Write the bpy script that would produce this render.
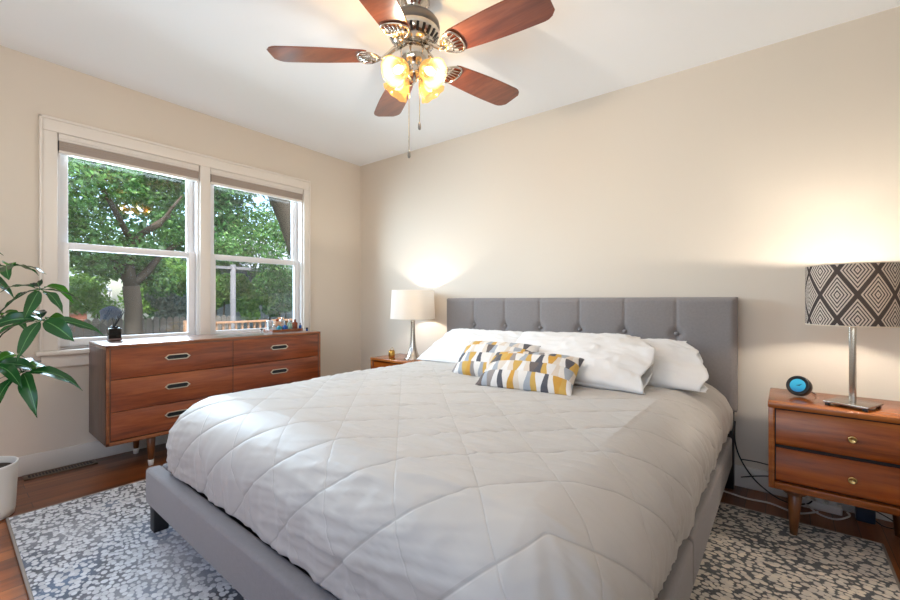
import bpy, bmesh, math, random
import numpy as np
from mathutils import Vector, Matrix, noise

for o in list(bpy.data.objects):
    bpy.data.objects.remove(o)
C = bpy.context.scene.collection
SC = bpy.context.scene
PI = math.pi
R = math.radians
random.seed(7)

# ------------------------------------------------------------------ camera
YAW = R(39.0)
F_PX = 413.0
CAM = Vector((3.475, -2.791, 1.03))
cd = bpy.data.cameras.new('camera')
cd.sensor_width = 36.0
cd.lens = 36.0 * F_PX / 900.0
cd.clip_start = 0.02
cd.clip_end = 200
cam = bpy.data.objects.new('camera', cd)
C.objects.link(cam)
cam.location = CAM
cam.rotation_euler = (PI / 2, 0, YAW)
SC.camera = cam

# ------------------------------------------------------------------ world, sun, exposure
W = bpy.data.worlds.new('sky')
SC.world = W
W.use_nodes = True
wn = W.node_tree
bg = wn.nodes['Background']
sky = wn.nodes.new('ShaderNodeTexSky')
sky.sky_type = 'NISHITA'
sky.sun_disc = False
sky.sun_elevation = R(52)
sky.sun_rotation = R(100)
sky.air_density = 1.0
sky.dust_density = 2.0
wn.links.new(sky.outputs[0], bg.inputs[0])
bg.inputs[1].default_value = 0.5

def lamp(name, kind, loc, energy, color, **kw):
    d = bpy.data.lights.new(name, kind)
    d.energy = energy
    d.color = color
    for k, v in kw.items():
        setattr(d, k, v)
    o = bpy.data.objects.new(name, d)
    C.objects.link(o)
    o.location = loc
    return o

sun = lamp('sun', 'SUN', (6, -4, 8), 6.0, (1.0, 0.95, 0.85), angle=R(1.5))
sun.rotation_euler = Vector((-0.55, 0.35, -0.75)).to_track_quat('-Z', 'Y').to_euler()
# daylight that comes in through the pair of windows on the left wall
dayl = lamp('daylight_left_window', 'AREA', (-0.95, -1.85, 1.85), 235, (0.64, 0.82, 1.0), shape='RECTANGLE', size=1.9, size_y=1.5)
dayl.rotation_euler = Vector((1, 0.35, -0.32)).to_track_quat('-Z', 'Y').to_euler()
# unseen fill light added behind the camera, tilted up to brighten the ceiling
rear = lamp('added_rear_fill', 'AREA', (2.5, -3.50, 1.30), 28, (0.97, 0.985, 1.0), shape='RECTANGLE', size=2.6, size_y=0.9)
rear.rotation_euler = Vector((-0.08, 0.4, 1.0)).to_track_quat('-Z', 'Y').to_euler()
FAN_W = 6.0
LAMP_L_W = 8.0
LAMP_R_W = 10.0
vs = SC.view_settings
vs.view_transform = 'Standard'
vs.look = 'None'
vs.exposure = 0.16
vs.gamma = 1.0
vs.use_curve_mapping = False
SC.cycles.max_bounces = 10
SC.cycles.transparent_max_bounces = 16
SC.cycles.sample_clamp_indirect = 4.0

# ------------------------------------------------------------------ materials
def lin(c):
    return tuple(((v / 255) / 12.92 if v / 255 <= 0.04045 else ((v / 255 + 0.055) / 1.055) ** 2.4) for v in c) + (1.0,)

class NT:
    """small wrapper that keeps node building short"""
    def __init__(s, name):
        s.m = bpy.data.materials.new(name)
        s.m.use_nodes = True
        s.t = s.m.node_tree
        s.b = s.t.nodes['Principled BSDF']
        s.out = s.t.nodes['Material Output']
    def n(s, typ, ins=None, **kw):
        nd = s.t.nodes.new('ShaderNode' + typ)
        for k, v in kw.items():
            setattr(nd, k, v)
        for k, v in (ins or {}).items():
            s.put(nd.inputs[k], v)
        return nd
    def put(s, sock, v):
        if isinstance(v, bpy.types.NodeSocket):
            s.t.links.new(v, sock)
        elif isinstance(v, bpy.types.Node):
            s.t.links.new(v.outputs[0], sock)
        else:
            sock.default_value = v
    def math(s, op, a, b=0.0, c=0.0):
        nd = s.n('Math', operation=op)
        s.put(nd.inputs[0], a); s.put(nd.inputs[1], b); s.put(nd.inputs[2], c)
        return nd.outputs[0]
    def mix(s, f, a, b, blend='MIX'):
        nd = s.n('Mix', data_type='RGBA', blend_type=blend)
        s.put(nd.inputs[0], f); s.put(nd.inputs[6], a); s.put(nd.inputs[7], b)
        return nd.outputs[2]
    def ramp(s, f, stops, interp='LINEAR'):
        nd = s.n('ValToRGB')
        s.put(nd.inputs[0], f)
        e = nd.color_ramp.elements
        while len(e) < len(stops):
            e.new(0.5)
        for i, (p, c) in enumerate(stops):
            e[i].position = p
            e[i].color = c
        nd.color_ramp.interpolation = interp
        return nd.outputs[0]
    def coords(s, scale=(1, 1, 1), rot=(0, 0, 0), loc=(0, 0, 0), kind='Object'):
        tc = s.n('TexCoord')
        mp = s.n('Mapping', {'Scale': scale, 'Rotation': rot, 'Location': loc})
        s.t.links.new(tc.outputs[kind], mp.inputs[0])
        return mp.outputs[0]
    def bump(s, h, strength=0.2, dist=0.01):
        b = s.n('Bump', {'Height': h, 'Strength': strength, 'Distance': dist})
        s.put(s.b.inputs['Normal'], b)
    def set(s, **kw):
        for k, v in kw.items():
            s.put(s.b.inputs[k.replace('_', ' ')], v)
        return s

def plain(name, rgb, rough=0.5, metal=0.0, var=0.0, scale=20, bump=0.0, bscale=200, **kw):
    t = NT(name)
    col = lin(rgb)
    if var:
        nz = t.n('TexNoise', {'Vector': t.coords(), 'Scale': scale, 'Detail': 4})
        d = tuple(max(0, v * (1 - var)) for v in col[:3]) + (1,)
        u = tuple(min(1, v * (1 + var)) for v in col[:3]) + (1,)
        t.set(Base_Color=t.mix(nz.outputs[0], d, u))
    else:
        t.set(Base_Color=col)
    t.set(Roughness=rough, Metallic=metal)
    if bump:
        nz2 = t.n('TexNoise', {'Vector': t.coords(), 'Scale': bscale, 'Detail': 3})
        t.bump(nz2.outputs[0], bump, 0.004)
    for k, v in kw.items():
        t.put(t.b.inputs[k.replace('_', ' ')], v)
    return t.m

def wood(name, dark, mid, light, axis='Y', rough=0.3, scale=1.0, coat=0.3):
    t = NT(name)
    sc = {'X': (1.2, 14, 14), 'Y': (14, 1.2, 14), 'Z': (14, 14, 1.2)}[axis]
    v = t.coords(tuple(c * scale for c in sc))
    n1 = t.n('TexNoise', {'Vector': v, 'Scale': 1.0, 'Detail': 8, 'Roughness': 0.62, 'Distortion': 0.6})
    v2 = t.coords(tuple(c * scale * 5 for c in sc))
    n2 = t.n('TexNoise', {'Vector': v2, 'Scale': 1.0, 'Detail': 4, 'Roughness': 0.6})
    f = t.math('ADD', t.math('MULTIPLY', n1.outputs[0], 0.72), t.math('MULTIPLY', n2.outputs[0], 0.28))
    t.set(Base_Color=t.ramp(f, [(0.32, lin(dark)), (0.5, lin(mid)), (0.68, lin(light))]), Roughness=rough)
    t.put(t.b.inputs['Coat Weight'], coat)
    t.put(t.b.inputs['Coat Roughness'], 0.2)
    t.bump(n2.outputs[0], 0.06, 0.003)
    return t.m

M = {}
M['wall'] = plain('wall_paint', (217, 205, 190), 0.75, bump=0.08, bscale=350)
M['ceiling'] = plain('ceiling_paint', (243, 244, 245), 0.85, bump=0.05, bscale=250)
M['trim'] = plain('trim_paint', (228, 219, 209), 0.35)
M['vinyl'] = plain('window_vinyl', (232, 230, 230), 0.3)
M['base'] = plain('baseboard_paint', (214, 209, 202), 0.4)
M['blind'] = plain('blind_fabric', (168, 154, 144), 0.8, bump=0.1, bscale=600)
M['blindrail'] = plain('blind_rail', (222, 214, 206), 0.4)
M['dark'] = plain('black_plastic', (18, 18, 19), 0.45)
M['blackmetal'] = plain('black_metal', (22, 21, 22), 0.4, 0.3)
M['dresser'] = wood('dresser_walnut', (84, 36, 14), (138, 68, 33), (168, 94, 50), 'Y', 0.34)
M['dresser_end'] = wood('dresser_end_walnut', (60, 36, 26), (88, 56, 42), (108, 72, 56), 'Z', 0.4)
M['edge'] = wood('dresser_edge', (104, 54, 26), (140, 80, 42), (168, 104, 60), 'Y', 0.35)
M['stand'] = wood('nightstand_wood', (86, 34, 6), (146, 68, 16), (182, 98, 30), 'X', 0.22, coat=0.5)
M['stand_edge'] = wood('nightstand_edge_wood', (100, 48, 14), (152, 82, 32), (184, 112, 54), 'X', 0.22, coat=0.5)
M['leg'] = wood('leg_wood', (70, 36, 16), (112, 64, 30), (140, 86, 44), 'Z', 0.35)
M['bed'] = plain('grey_upholstery', (132, 125, 123), 0.9, var=0.12, scale=90, bump=0.35, bscale=700, Sheen_Weight=0.25)
M['bedlow'] = plain('black_legs', (20, 20, 22), 0.5)
M['comforter'] = plain('comforter_satin', (188, 183, 178), 0.5, bump=0.06, bscale=900, Sheen_Weight=0.3)
def m_comforter():
    t = NT('comforter_satin')
    uv = t.n('TexCoord')
    sp = t.n('SeparateXYZ'); t.put(sp.inputs[0], uv.outputs['UV'])
    P = t.math('MULTIPLY_ADD', sp.outputs[0], CF[1] - CF[0], CF[0])
    Q = t.math('MULTIPLY_ADD', sp.outputs[1], CF[3] - CF[2], CF[2])
    def seam(e, sp_):
        q = t.math('FRACT', t.math('ADD', t.math('DIVIDE', e, sp_), 40.5))
        return t.math('MULTIPLY', t.math('ABSOLUTE', t.math('SUBTRACT', q, 0.5)), sp_ / 1.414)
    d1 = seam(t.math('ADD', t.math('SUBTRACT', Q, P), 4.92), 0.262)
    d2 = seam(t.math('SUBTRACT', t.math('ADD', Q, P), 0.645), 0.275)
    d = t.math('MINIMUM', d1, t.math('ADD', d2, 0.0022))
    g = t.n('MapRange', {'Value': d, 'From Min': 0.0012, 'From Max': 0.0065}, interpolation_type='SMOOTHSTEP')
    thr = t.n('MapRange', {'Value': d, 'From Min': 0.0012, 'From Max': 0.0034})
    col = t.mix(thr.outputs[0], lin((168, 161, 153)), lin((186, 179, 171)))
    t.set(Base_Color=col, Roughness=0.5)
    t.put(t.b.inputs['Sheen Weight'], 0.2)
    t.bump(g.outputs[0], 0.4, 0.0025)
    return t.m
CF = (1.303 + 0.18 - 0.376, 3.238 - 0.18 + 0.345, -2.168 + 0.18 - 0.384, -0.135)
M['comforter'] = m_comforter()
M['mattress'] = plain('mattress_ticking', (222, 220, 216), 0.9)
M['white'] = plain('white_cotton', (232, 229, 226), 0.85, bump=0.08, bscale=500, Sheen_Weight=0.1)
M['nickel'] = plain('brushed_nickel', (196, 188, 178), 0.24, 1.0)
M['chrome'] = plain('polished_nickel', (214, 208, 198), 0.12, 1.0)
M['pewter'] = plain('grey_motor_enamel', (122, 118, 114), 0.35, 0.6)
M['pull'] = plain('pale_brass_pull', (224, 212, 190), 0.32, 0.65)
M['brass'] = plain('brass', (206, 178, 120), 0.25, 1.0)
M['pot'] = plain('white_ceramic', (222, 219, 214), 0.45, var=0.04, scale=8)
M['soil'] = plain('potting_soil', (52, 38, 30), 0.95, var=0.6, scale=60, bump=1.0, bscale=80)
M['stem'] = plain('plant_stem', (92, 104, 52), 0.5, var=0.2)
M['cable_black'] = plain('black_cable', (16, 16, 17), 0.5)
M['cable_white'] = plain('white_cable', (205, 200, 195), 0.5)
M['adapter'] = plain('white_adapter', (214, 212, 210), 0.4)
M['navybox'] = plain('dark_blue_adapter', (34, 48, 68), 0.35)
M['ground'] = plain('lawn', (88, 104, 58), 0.95, var=0.5, scale=6)
M['fence'] = plain('weathered_fence', (112, 104, 98), 0.9, var=0.25, scale=7)
M['deckwood'] = plain('deck_cedar', (176, 132, 100), 0.8, var=0.2, scale=9)
M['bark'] = plain('bark', (72, 64, 56), 0.95, var=0.2, scale=5, bump=0.5, bscale=9)
M['pole'] = plain('weathered_pole', (128, 128, 134), 0.9, var=0.15, scale=5)
M['greyhouse'] = plain('grey_siding', (78, 88, 94), 0.85, var=0.05)
M['shingle'] = plain('pale_shingles', (176, 184, 194), 0.9, var=0.2, scale=12)
M['whitepaint'] = plain('white_paint', (226, 228, 230), 0.6)
M['grill'] = plain('grill_cover', (82, 92, 112), 0.5)
M['extglass'] = plain('far_window_glass', (90, 104, 112), 0.1)

def m_floor():
    t = NT('oak_strip_floor')
    v = t.coords((1, 1, 1), (0, 0, PI / 2))
    br = t.n('TexBrick', {'Vector': v, 'Scale': 1.0, 'Mortar Size': 0.0014, 'Mortar Smooth': 0.1, 'Bias': 0.0,
                          'Brick Width': 0.95, 'Row Height': 0.083,
                          'Color1': (0.1, 0.1, 0.1, 1), 'Color2': (0.9, 0.9, 0.9, 1), 'Mortar': (0, 0, 0, 1)}, offset=0.37)
    g = t.n('TexNoise', {'Vector': t.coords((22, 1.6, 1)), 'Scale': 1.0, 'Detail': 8, 'Roughness': 0.65, 'Distortion': 0.8})
    f = t.math('ADD', t.math('MULTIPLY', g.outputs[0], 0.62), t.math('MULTIPLY', br.outputs[0], 0.34))
    col = t.ramp(f, [(0.25, lin((64, 30, 12))), (0.48, lin((116, 62, 27))), (0.72, lin((150, 92, 48)))])
    col = t.mix(br.outputs['Fac'], col, lin((44, 22, 12)))
    t.set(Base_Color=col, Roughness=0.34)
    t.put(t.b.inputs['Coat Weight'], 0.2)
    b = t.math('SUBTRACT', t.math('MULTIPLY', g.outputs[0], 0.15), br.outputs['Fac'])
    t.bump(b, 0.25, 0.002)
    return t.m
M['floor'] = m_floor()

def m_rug():
    t = NT('pebble_rug_pile')
    wob = t.n('TexNoise', {'Vector': t.coords(), 'Scale': 9, 'Detail': 2})
    base = t.coords((1, 1.3, 1), (0, 0, R(14)))
    v = t.n('VectorMath', operation='ADD')
    t.put(v.inputs[0], base)
    sc = t.n('VectorMath', operation='SCALE'); t.put(sc.inputs[0], wob.outputs['Color']); sc.inputs['Scale'].default_value = 0.03
    t.put(v.inputs[1], sc.outputs[0])
    vc = t.n('TexVoronoi', {'Vector': v.outputs[0], 'Scale': 42.0, 'Randomness': 0.75}, feature='F1')
    sepc = t.n('SeparateColor'); t.put(sepc.inputs[0], vc.outputs['Color'])
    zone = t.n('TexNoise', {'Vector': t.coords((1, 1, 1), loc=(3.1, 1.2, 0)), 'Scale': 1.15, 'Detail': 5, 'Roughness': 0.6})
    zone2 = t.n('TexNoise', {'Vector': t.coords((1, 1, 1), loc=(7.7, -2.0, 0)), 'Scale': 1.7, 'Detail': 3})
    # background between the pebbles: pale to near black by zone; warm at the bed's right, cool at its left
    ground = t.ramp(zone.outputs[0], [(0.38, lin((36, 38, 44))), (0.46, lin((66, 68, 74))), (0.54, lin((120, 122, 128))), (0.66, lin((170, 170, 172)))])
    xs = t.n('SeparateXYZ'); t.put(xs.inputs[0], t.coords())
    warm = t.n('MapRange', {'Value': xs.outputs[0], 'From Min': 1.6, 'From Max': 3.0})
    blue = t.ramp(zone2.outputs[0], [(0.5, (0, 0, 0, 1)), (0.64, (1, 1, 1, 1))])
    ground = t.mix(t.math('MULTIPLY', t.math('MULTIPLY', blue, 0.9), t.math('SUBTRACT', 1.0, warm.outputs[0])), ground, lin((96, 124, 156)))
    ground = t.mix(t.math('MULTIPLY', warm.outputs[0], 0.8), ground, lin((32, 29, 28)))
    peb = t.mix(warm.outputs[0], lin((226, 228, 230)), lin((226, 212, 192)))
    peb = t.mix(t.math('MULTIPLY', sepc.outputs[0], 0.5), peb, lin((160, 158, 158)))
    thr = t.math('ADD', 0.47, t.math('MULTIPLY', sepc.outputs[1], 0.14))
    f = t.n('MapRange', {'Value': vc.outputs['Distance'], 'From Min': t.math('ADD', thr, 0.05), 'From Max': t.math('SUBTRACT', thr, 0.05)})
    fine = t.n('TexNoise', {'Vector': t.coords(), 'Scale': 420, 'Detail': 2})
    col = t.mix(f.outputs[0], ground, peb)
    col = t.mix(t.math('MULTIPLY', fine.outputs[0], 0.22), col, lin((120, 118, 116)))
    t.set(Base_Color=col, Roughness=0.95)
    t.put(t.b.inputs['Sheen Weight'], 0.2)
    t.bump(t.math('ADD', t.math('MULTIPLY', f.outputs[0], 0.6), fine.outputs[0]), 0.6, 0.004)
    return t.m
M['rug'] = m_rug()
M['rugedge'] = plain('rug_binding', (150, 140, 130), 0.95)

def m_glass():
    t = NT('window_glass')
    tr = t.n('BsdfTransparent', {'Color': (0.97, 0.985, 0.98, 1)})
    gl = t.n('BsdfGlossy', {'Roughness': 0.0, 'Color': (1, 1, 1, 1)})
    g = t.n('NewGeometry')
    # same reflectance at both faces of the sheet
    fr = t.n('Fresnel', {'IOR': t.math('MULTIPLY_ADD', g.outputs['Backfacing'], 1 / 1.5 - 1.5, 1.5)})
    mx = t.n('MixShader')
    t.put(mx.inputs[0], fr.outputs[0]); t.put(mx.inputs[1], tr.outputs[0]); t.put(mx.inputs[2], gl.outputs[0])
    t.put(t.out.inputs[0], mx.outputs[0])
    return t.m
M['glass'] = m_glass()

def m_thin(name, color, op, rough=0.6):
    t = NT(name)
    tr = t.n('BsdfTransparent')
    df = t.n('BsdfDiffuse', {'Color': lin(color)})
    mx = t.n('MixShader', {0: op})
    t.put(mx.inputs[1], tr.outputs[0]); t.put(mx.inputs[2], df.outputs[0])
    t.put(t.out.inputs[0], mx.outputs[0])
    return t.m
M['screen'] = m_thin('insect_screen_mesh', (52, 54, 56), 0.17)

def m_translucent(name, color, tcol, ftrans=0.5, emit=0.0, ecol=None, see=0.0):
    t = NT(name)
    df = t.n('BsdfDiffuse'); t.put(df.inputs[0], color)
    tl = t.n('BsdfTranslucent'); t.put(tl.inputs[0], tcol)
    mx = t.n('MixShader', {0: ftrans})
    t.put(mx.inputs[1], df.outputs[0]); t.put(mx.inputs[2], tl.outputs[0])
    last = mx.outputs[0]
    if see:
        tr = t.n('BsdfTransparent', {'Color': ecol or (1, 1, 1, 1)})
        m2 = t.n('MixShader', {0: see})
        t.put(m2.inputs[1], last); t.put(m2.inputs[2], tr.outputs[0])
        last = m2.outputs[0]
    if emit:
        em = t.n('Emission', {'Color': ecol, 'Strength': emit})
        ad = t.n('AddShader')
        t.put(ad.inputs[0], last); t.put(ad.inputs[1], em.outputs[0])
        last = ad.outputs[0]
    t.put(t.out.inputs[0], last)
    return t
M['linen'] = m_translucent('white_linen_shade', lin((232, 229, 225)), lin((244, 236, 226)), 0.5).m
def m_amber():
    t = NT('amber_glass')
    tr = t.n('BsdfTransparent', {'Color': (0.92, 0.74, 0.46, 1)})
    df = t.n('BsdfDiffuse', {'Color': (0.30, 0.20, 0.09, 1)})
    mx = t.n('MixShader', {0: 0.22})
    t.put(mx.inputs[1], tr.outputs[0]); t.put(mx.inputs[2], df.outputs[0])
    gl = t.n('BsdfGlossy', {'Roughness': 0.15, 'Color': (1, 0.9, 0.75, 1)})
    m2 = t.n('MixShader', {0: 0.05})
    t.put(m2.inputs[1], mx.outputs[0]); t.put(m2.inputs[2], gl.outputs[0])
    em = t.n('Emission', {'Color': (1.0, 0.66, 0.30, 1), 'Strength': 0.22})
    ad = t.n('AddShader')
    t.put(ad.inputs[0], m2.outputs[0]); t.put(ad.inputs[1], em.outputs[0])
    t.put(t.out.inputs[0], ad.outputs[0])
    return t.m
M['amber'] = m_amber()

def emis(name, col, s):
    t = NT(name)
    t.set(Base_Color=(0.8, 0.8, 0.8, 1))
    t.put(t.b.inputs['Emission Color'], col); t.put(t.b.inputs['Emission Strength'], s)
    return t.m
M['bulb'] = emis('lit_bulb', (1.0, 0.84, 0.58, 1), 9.0)

def m_diamond():
    t = m_translucent('diamond_weave_shade', (1, 1, 1, 1), (1, 1, 1, 1), 0.22)
    uv = t.n('TexCoord')
    sp = t.n('SeparateXYZ'); t.put(sp.inputs[0], uv.outputs['UV'])
    a = t.math('MULTIPLY', sp.outputs[0], 8.0)
    b = t.math('ADD', t.math('MULTIPLY', sp.outputs[1], 1.28), 0.36)
    p = t.math('ADD', a, b); q = t.math('SUBTRACT', a, b)
    fp = t.math('ABSOLUTE', t.math('SUBTRACT', t.math('FRACT', p), 0.5))
    fq = t.math('ABSOLUTE', t.math('SUBTRACT', t.math('FRACT', t.math('ADD', q, 20.0)), 0.5))
    m = t.math('MULTIPLY', t.math('MAXIMUM', fp, fq), 2.0)
    st = t.math('GREATER_THAN', t.math('FRACT', t.math('ADD', t.math('MULTIPLY', m, 5.6), 0.25)), 0.44)
    st = t.math('MULTIPLY', st, t.math('LESS_THAN', m, 0.91))
    col = t.mix(st, lin((72, 66, 66)), lin((208, 199, 190)))
    for nd in t.t.nodes:
        if nd.type in ('BSDF_DIFFUSE', 'BSDF_TRANSLUCENT'):
            t.put(nd.inputs[0], col)
    return t.m
M['diamond'] = m_diamond()
M['shade_lining'] = m_translucent('shade_lining', lin((226, 214, 196)), lin((230, 210, 180)), 0.25).m

def m_lumbar(name, seed, rows=4.1, cols=17.0):
    t = NT(name)
    uv = t.n('TexCoord')
    sp = t.n('SeparateXYZ'); t.put(sp.inputs[0], uv.outputs['UV'])
    v = t.math('MULTIPLY', sp.outputs[1], rows)
    row = t.math('FLOOR', v)
    fv = t.math('FRACT', v)
    rn = t.n('TexWhiteNoise', noise_dimensions='1D'); t.put(rn.inputs['W'], t.math('ADD', row, seed))
    x = t.math('ADD', t.math('MULTIPLY', sp.outputs[0], cols), t.math('MULTIPLY', rn.outputs[0], 5.0))
    # every other seam bows like the side of a leaf
    ph = t.math('SINE', t.math('MULTIPLY', x, 2.1))
    bow = t.math('MULTIPLY', t.math('MULTIPLY', t.math('SUBTRACT', fv, 0.5), t.math('ADD', ph, 0.2)), 0.6)
    arc = t.math('MULTIPLY', t.math('MULTIPLY', fv, t.math('SUBTRACT', 1.0, fv)), t.math('MULTIPLY', ph, 0.6))
    cell = t.math('FLOOR', t.math('ADD', t.math('ADD', x, bow), arc))
    cv = t.n('CombineXYZ'); t.put(cv.inputs[0], cell); t.put(cv.inputs[1], row); cv.inputs[2].default_value = seed
    w = t.n('TexWhiteNoise', noise_dimensions='3D'); t.put(w.inputs['Vector'], cv.outputs[0])
    alt = t.math('MULTIPLY', t.math('FRACT', t.math('MULTIPLY', cell, 0.3819)), 0.999)
    f = t.math('FRACT', t.math('ADD', alt, t.math('MULTIPLY', w.outputs[0], 0.22)))
    cols_ = [(232, 228, 224), (206, 152, 50), (164, 170, 178), (74, 76, 86), (220, 206, 190), (146, 138, 134), (206, 164, 76), (232, 226, 218), (96, 86, 84)]
    st = [(i / len(cols_), lin(c)) for i, c in enumerate(cols_)]
    col = t.ramp(f, st, 'CONSTANT')
    wv = t.n('TexNoise', {'Vector': t.coords((260, 60, 260)), 'Scale': 1.0, 'Detail': 2})
    col = t.mix(t.math('MULTIPLY', wv.outputs[0], 0.22), col, lin((150, 140, 130)))
    t.set(Base_Color=col, Roughness=0.9)
    t.bump(wv.outputs[0], 0.2, 0.002)
    return t.m
M['lumbar1'] = m_lumbar('leaf_stripe_weave', 3.0)
M['lumbar2'] = m_lumbar('leaf_stripe_weave_wide', 11.0)

def m_leaf(name, cols, rough=0.45, trans=0.35):
    t = NT(name)
    g = t.n('NewGeometry')
    n = len(cols)
    col = t.ramp(g.outputs['Random Per Island'], [(i / max(1, n - 1), lin(c)) for i, c in enumerate(cols)])
    t.set(Base_Color=col, Roughness=rough)
    tl = t.n('BsdfTranslucent'); t.put(tl.inputs[0], col)
    mx = t.n('MixShader', {0: trans})
    t.put(mx.inputs[1], t.b.outputs[0]); t.put(mx.inputs[2], tl.outputs[0])
    t.put(t.out.inputs[0], mx.outputs[0])
    return t.m
M['leaf_tree'] = m_leaf('tree_leaves', [(48, 92, 50), (70, 120, 62), (92, 142, 76), (120, 168, 92)])
M['leaf_deep'] = m_leaf('deep_green_leaves', [(40, 78, 46), (58, 104, 58), (78, 128, 70)])
M['leaf_bright'] = m_leaf('yellow_green_leaves', [(96, 146, 62), (124, 172, 76), (150, 190, 96)])
M['leaf_blue'] = m_leaf('grey_green_leaves', [(98, 116, 108), (122, 138, 126), (146, 160, 146)])

def m_houseplant():
    t = NT('schefflera_leaf')
    uv = t.n('TexCoord')
    sp = t.n('SeparateXYZ'); t.put(sp.inputs[0], uv.outputs['UV'])
    mid = t.math('ABSOLUTE', t.math('SUBTRACT', sp.outputs[0], 0.5))
    rib = t.math('LESS_THAN', mid, 0.03)
    g = t.n('NewGeometry')
    col = t.ramp(g.outputs['Random Per Island'], [(0, lin((18, 48, 32))), (0.6, lin((26, 68, 38))), (0.85, lin((34, 84, 38))), (1, lin((84, 140, 40)))])
    col = t.mix(rib, col, lin((96, 146, 84)))
    t.set(Base_Color=col, Roughness=0.2)
    tl = t.n('BsdfTranslucent'); t.put(tl.inputs[0], col)
    mx = t.n('MixShader', {0: 0.25})
    t.put(mx.inputs[1], t.b.outputs[0]); t.put(mx.inputs[2], tl.outputs[0])
    t.put(t.out.inputs[0], mx.outputs[0])
    return t.m
M['houseplant'] = m_houseplant()

def m_brick():
    t = NT('red_brick')
    v = t.coords((1, 1, 1), (PI / 2, 0, PI / 2))
    br = t.n('TexBrick', {'Vector': v, 'Scale': 1.0, 'Brick Width': 0.22, 'Row Height': 0.075, 'Mortar Size': 0.008,
                          'Color1': lin((156, 96, 78)), 'Color2': lin((126, 74, 60)), 'Mortar': lin((170, 160, 150))})
    t.set(Base_Color=br.outputs[0], Roughness=0.9)
    return t.m
M['brick'] = m_brick()

def m_screen():
    t = NT('clock_display')
    uv = t.n('TexCoord')
    sp = t.n('SeparateXYZ'); t.put(sp.inputs[0], uv.outputs['UV'])
    col = t.ramp(sp.outputs[1], [(0.15, lin((20, 110, 170))), (0.5, lin((40, 170, 210))), (0.9, lin((60, 190, 225)))])
    t.set(Base_Color=(0.01, 0.01, 0.01, 1), Roughness=0.15)
    t.put(t.b.inputs['Emission Color'], col); t.put(t.b.inputs['Emission Strength'], 0.8)
    return t.m
M['display'] = m_screen()
M['hand'] = emis('clock_hand_light', (0.9, 1.0, 1.0, 1), 0.9)

def bottle_mat(name, rgb, trans=0.6):
    return plain(name, rgb, 0.08, Transmission_Weight=trans, IOR=1.3)
M['b_clear'] = bottle_mat('clear_glass', (226, 232, 238), 0.8)
M['b_teal'] = bottle_mat('teal_glass', (64, 158, 176), 0.3)
M['b_blue'] = bottle_mat('blue_glass', (44, 92, 168), 0.3)
M['b_peach'] = bottle_mat('peach_glass', (226, 182, 150), 0.4)
M['b_green'] = bottle_mat('pale_green_glass', (176, 204, 186), 0.6)
M['b_brown'] = bottle_mat('brown_bottle', (126, 66, 46), 0.1)
M['b_smoke'] = bottle_mat('smoked_glass', (38, 36, 36), 0.4)

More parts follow.
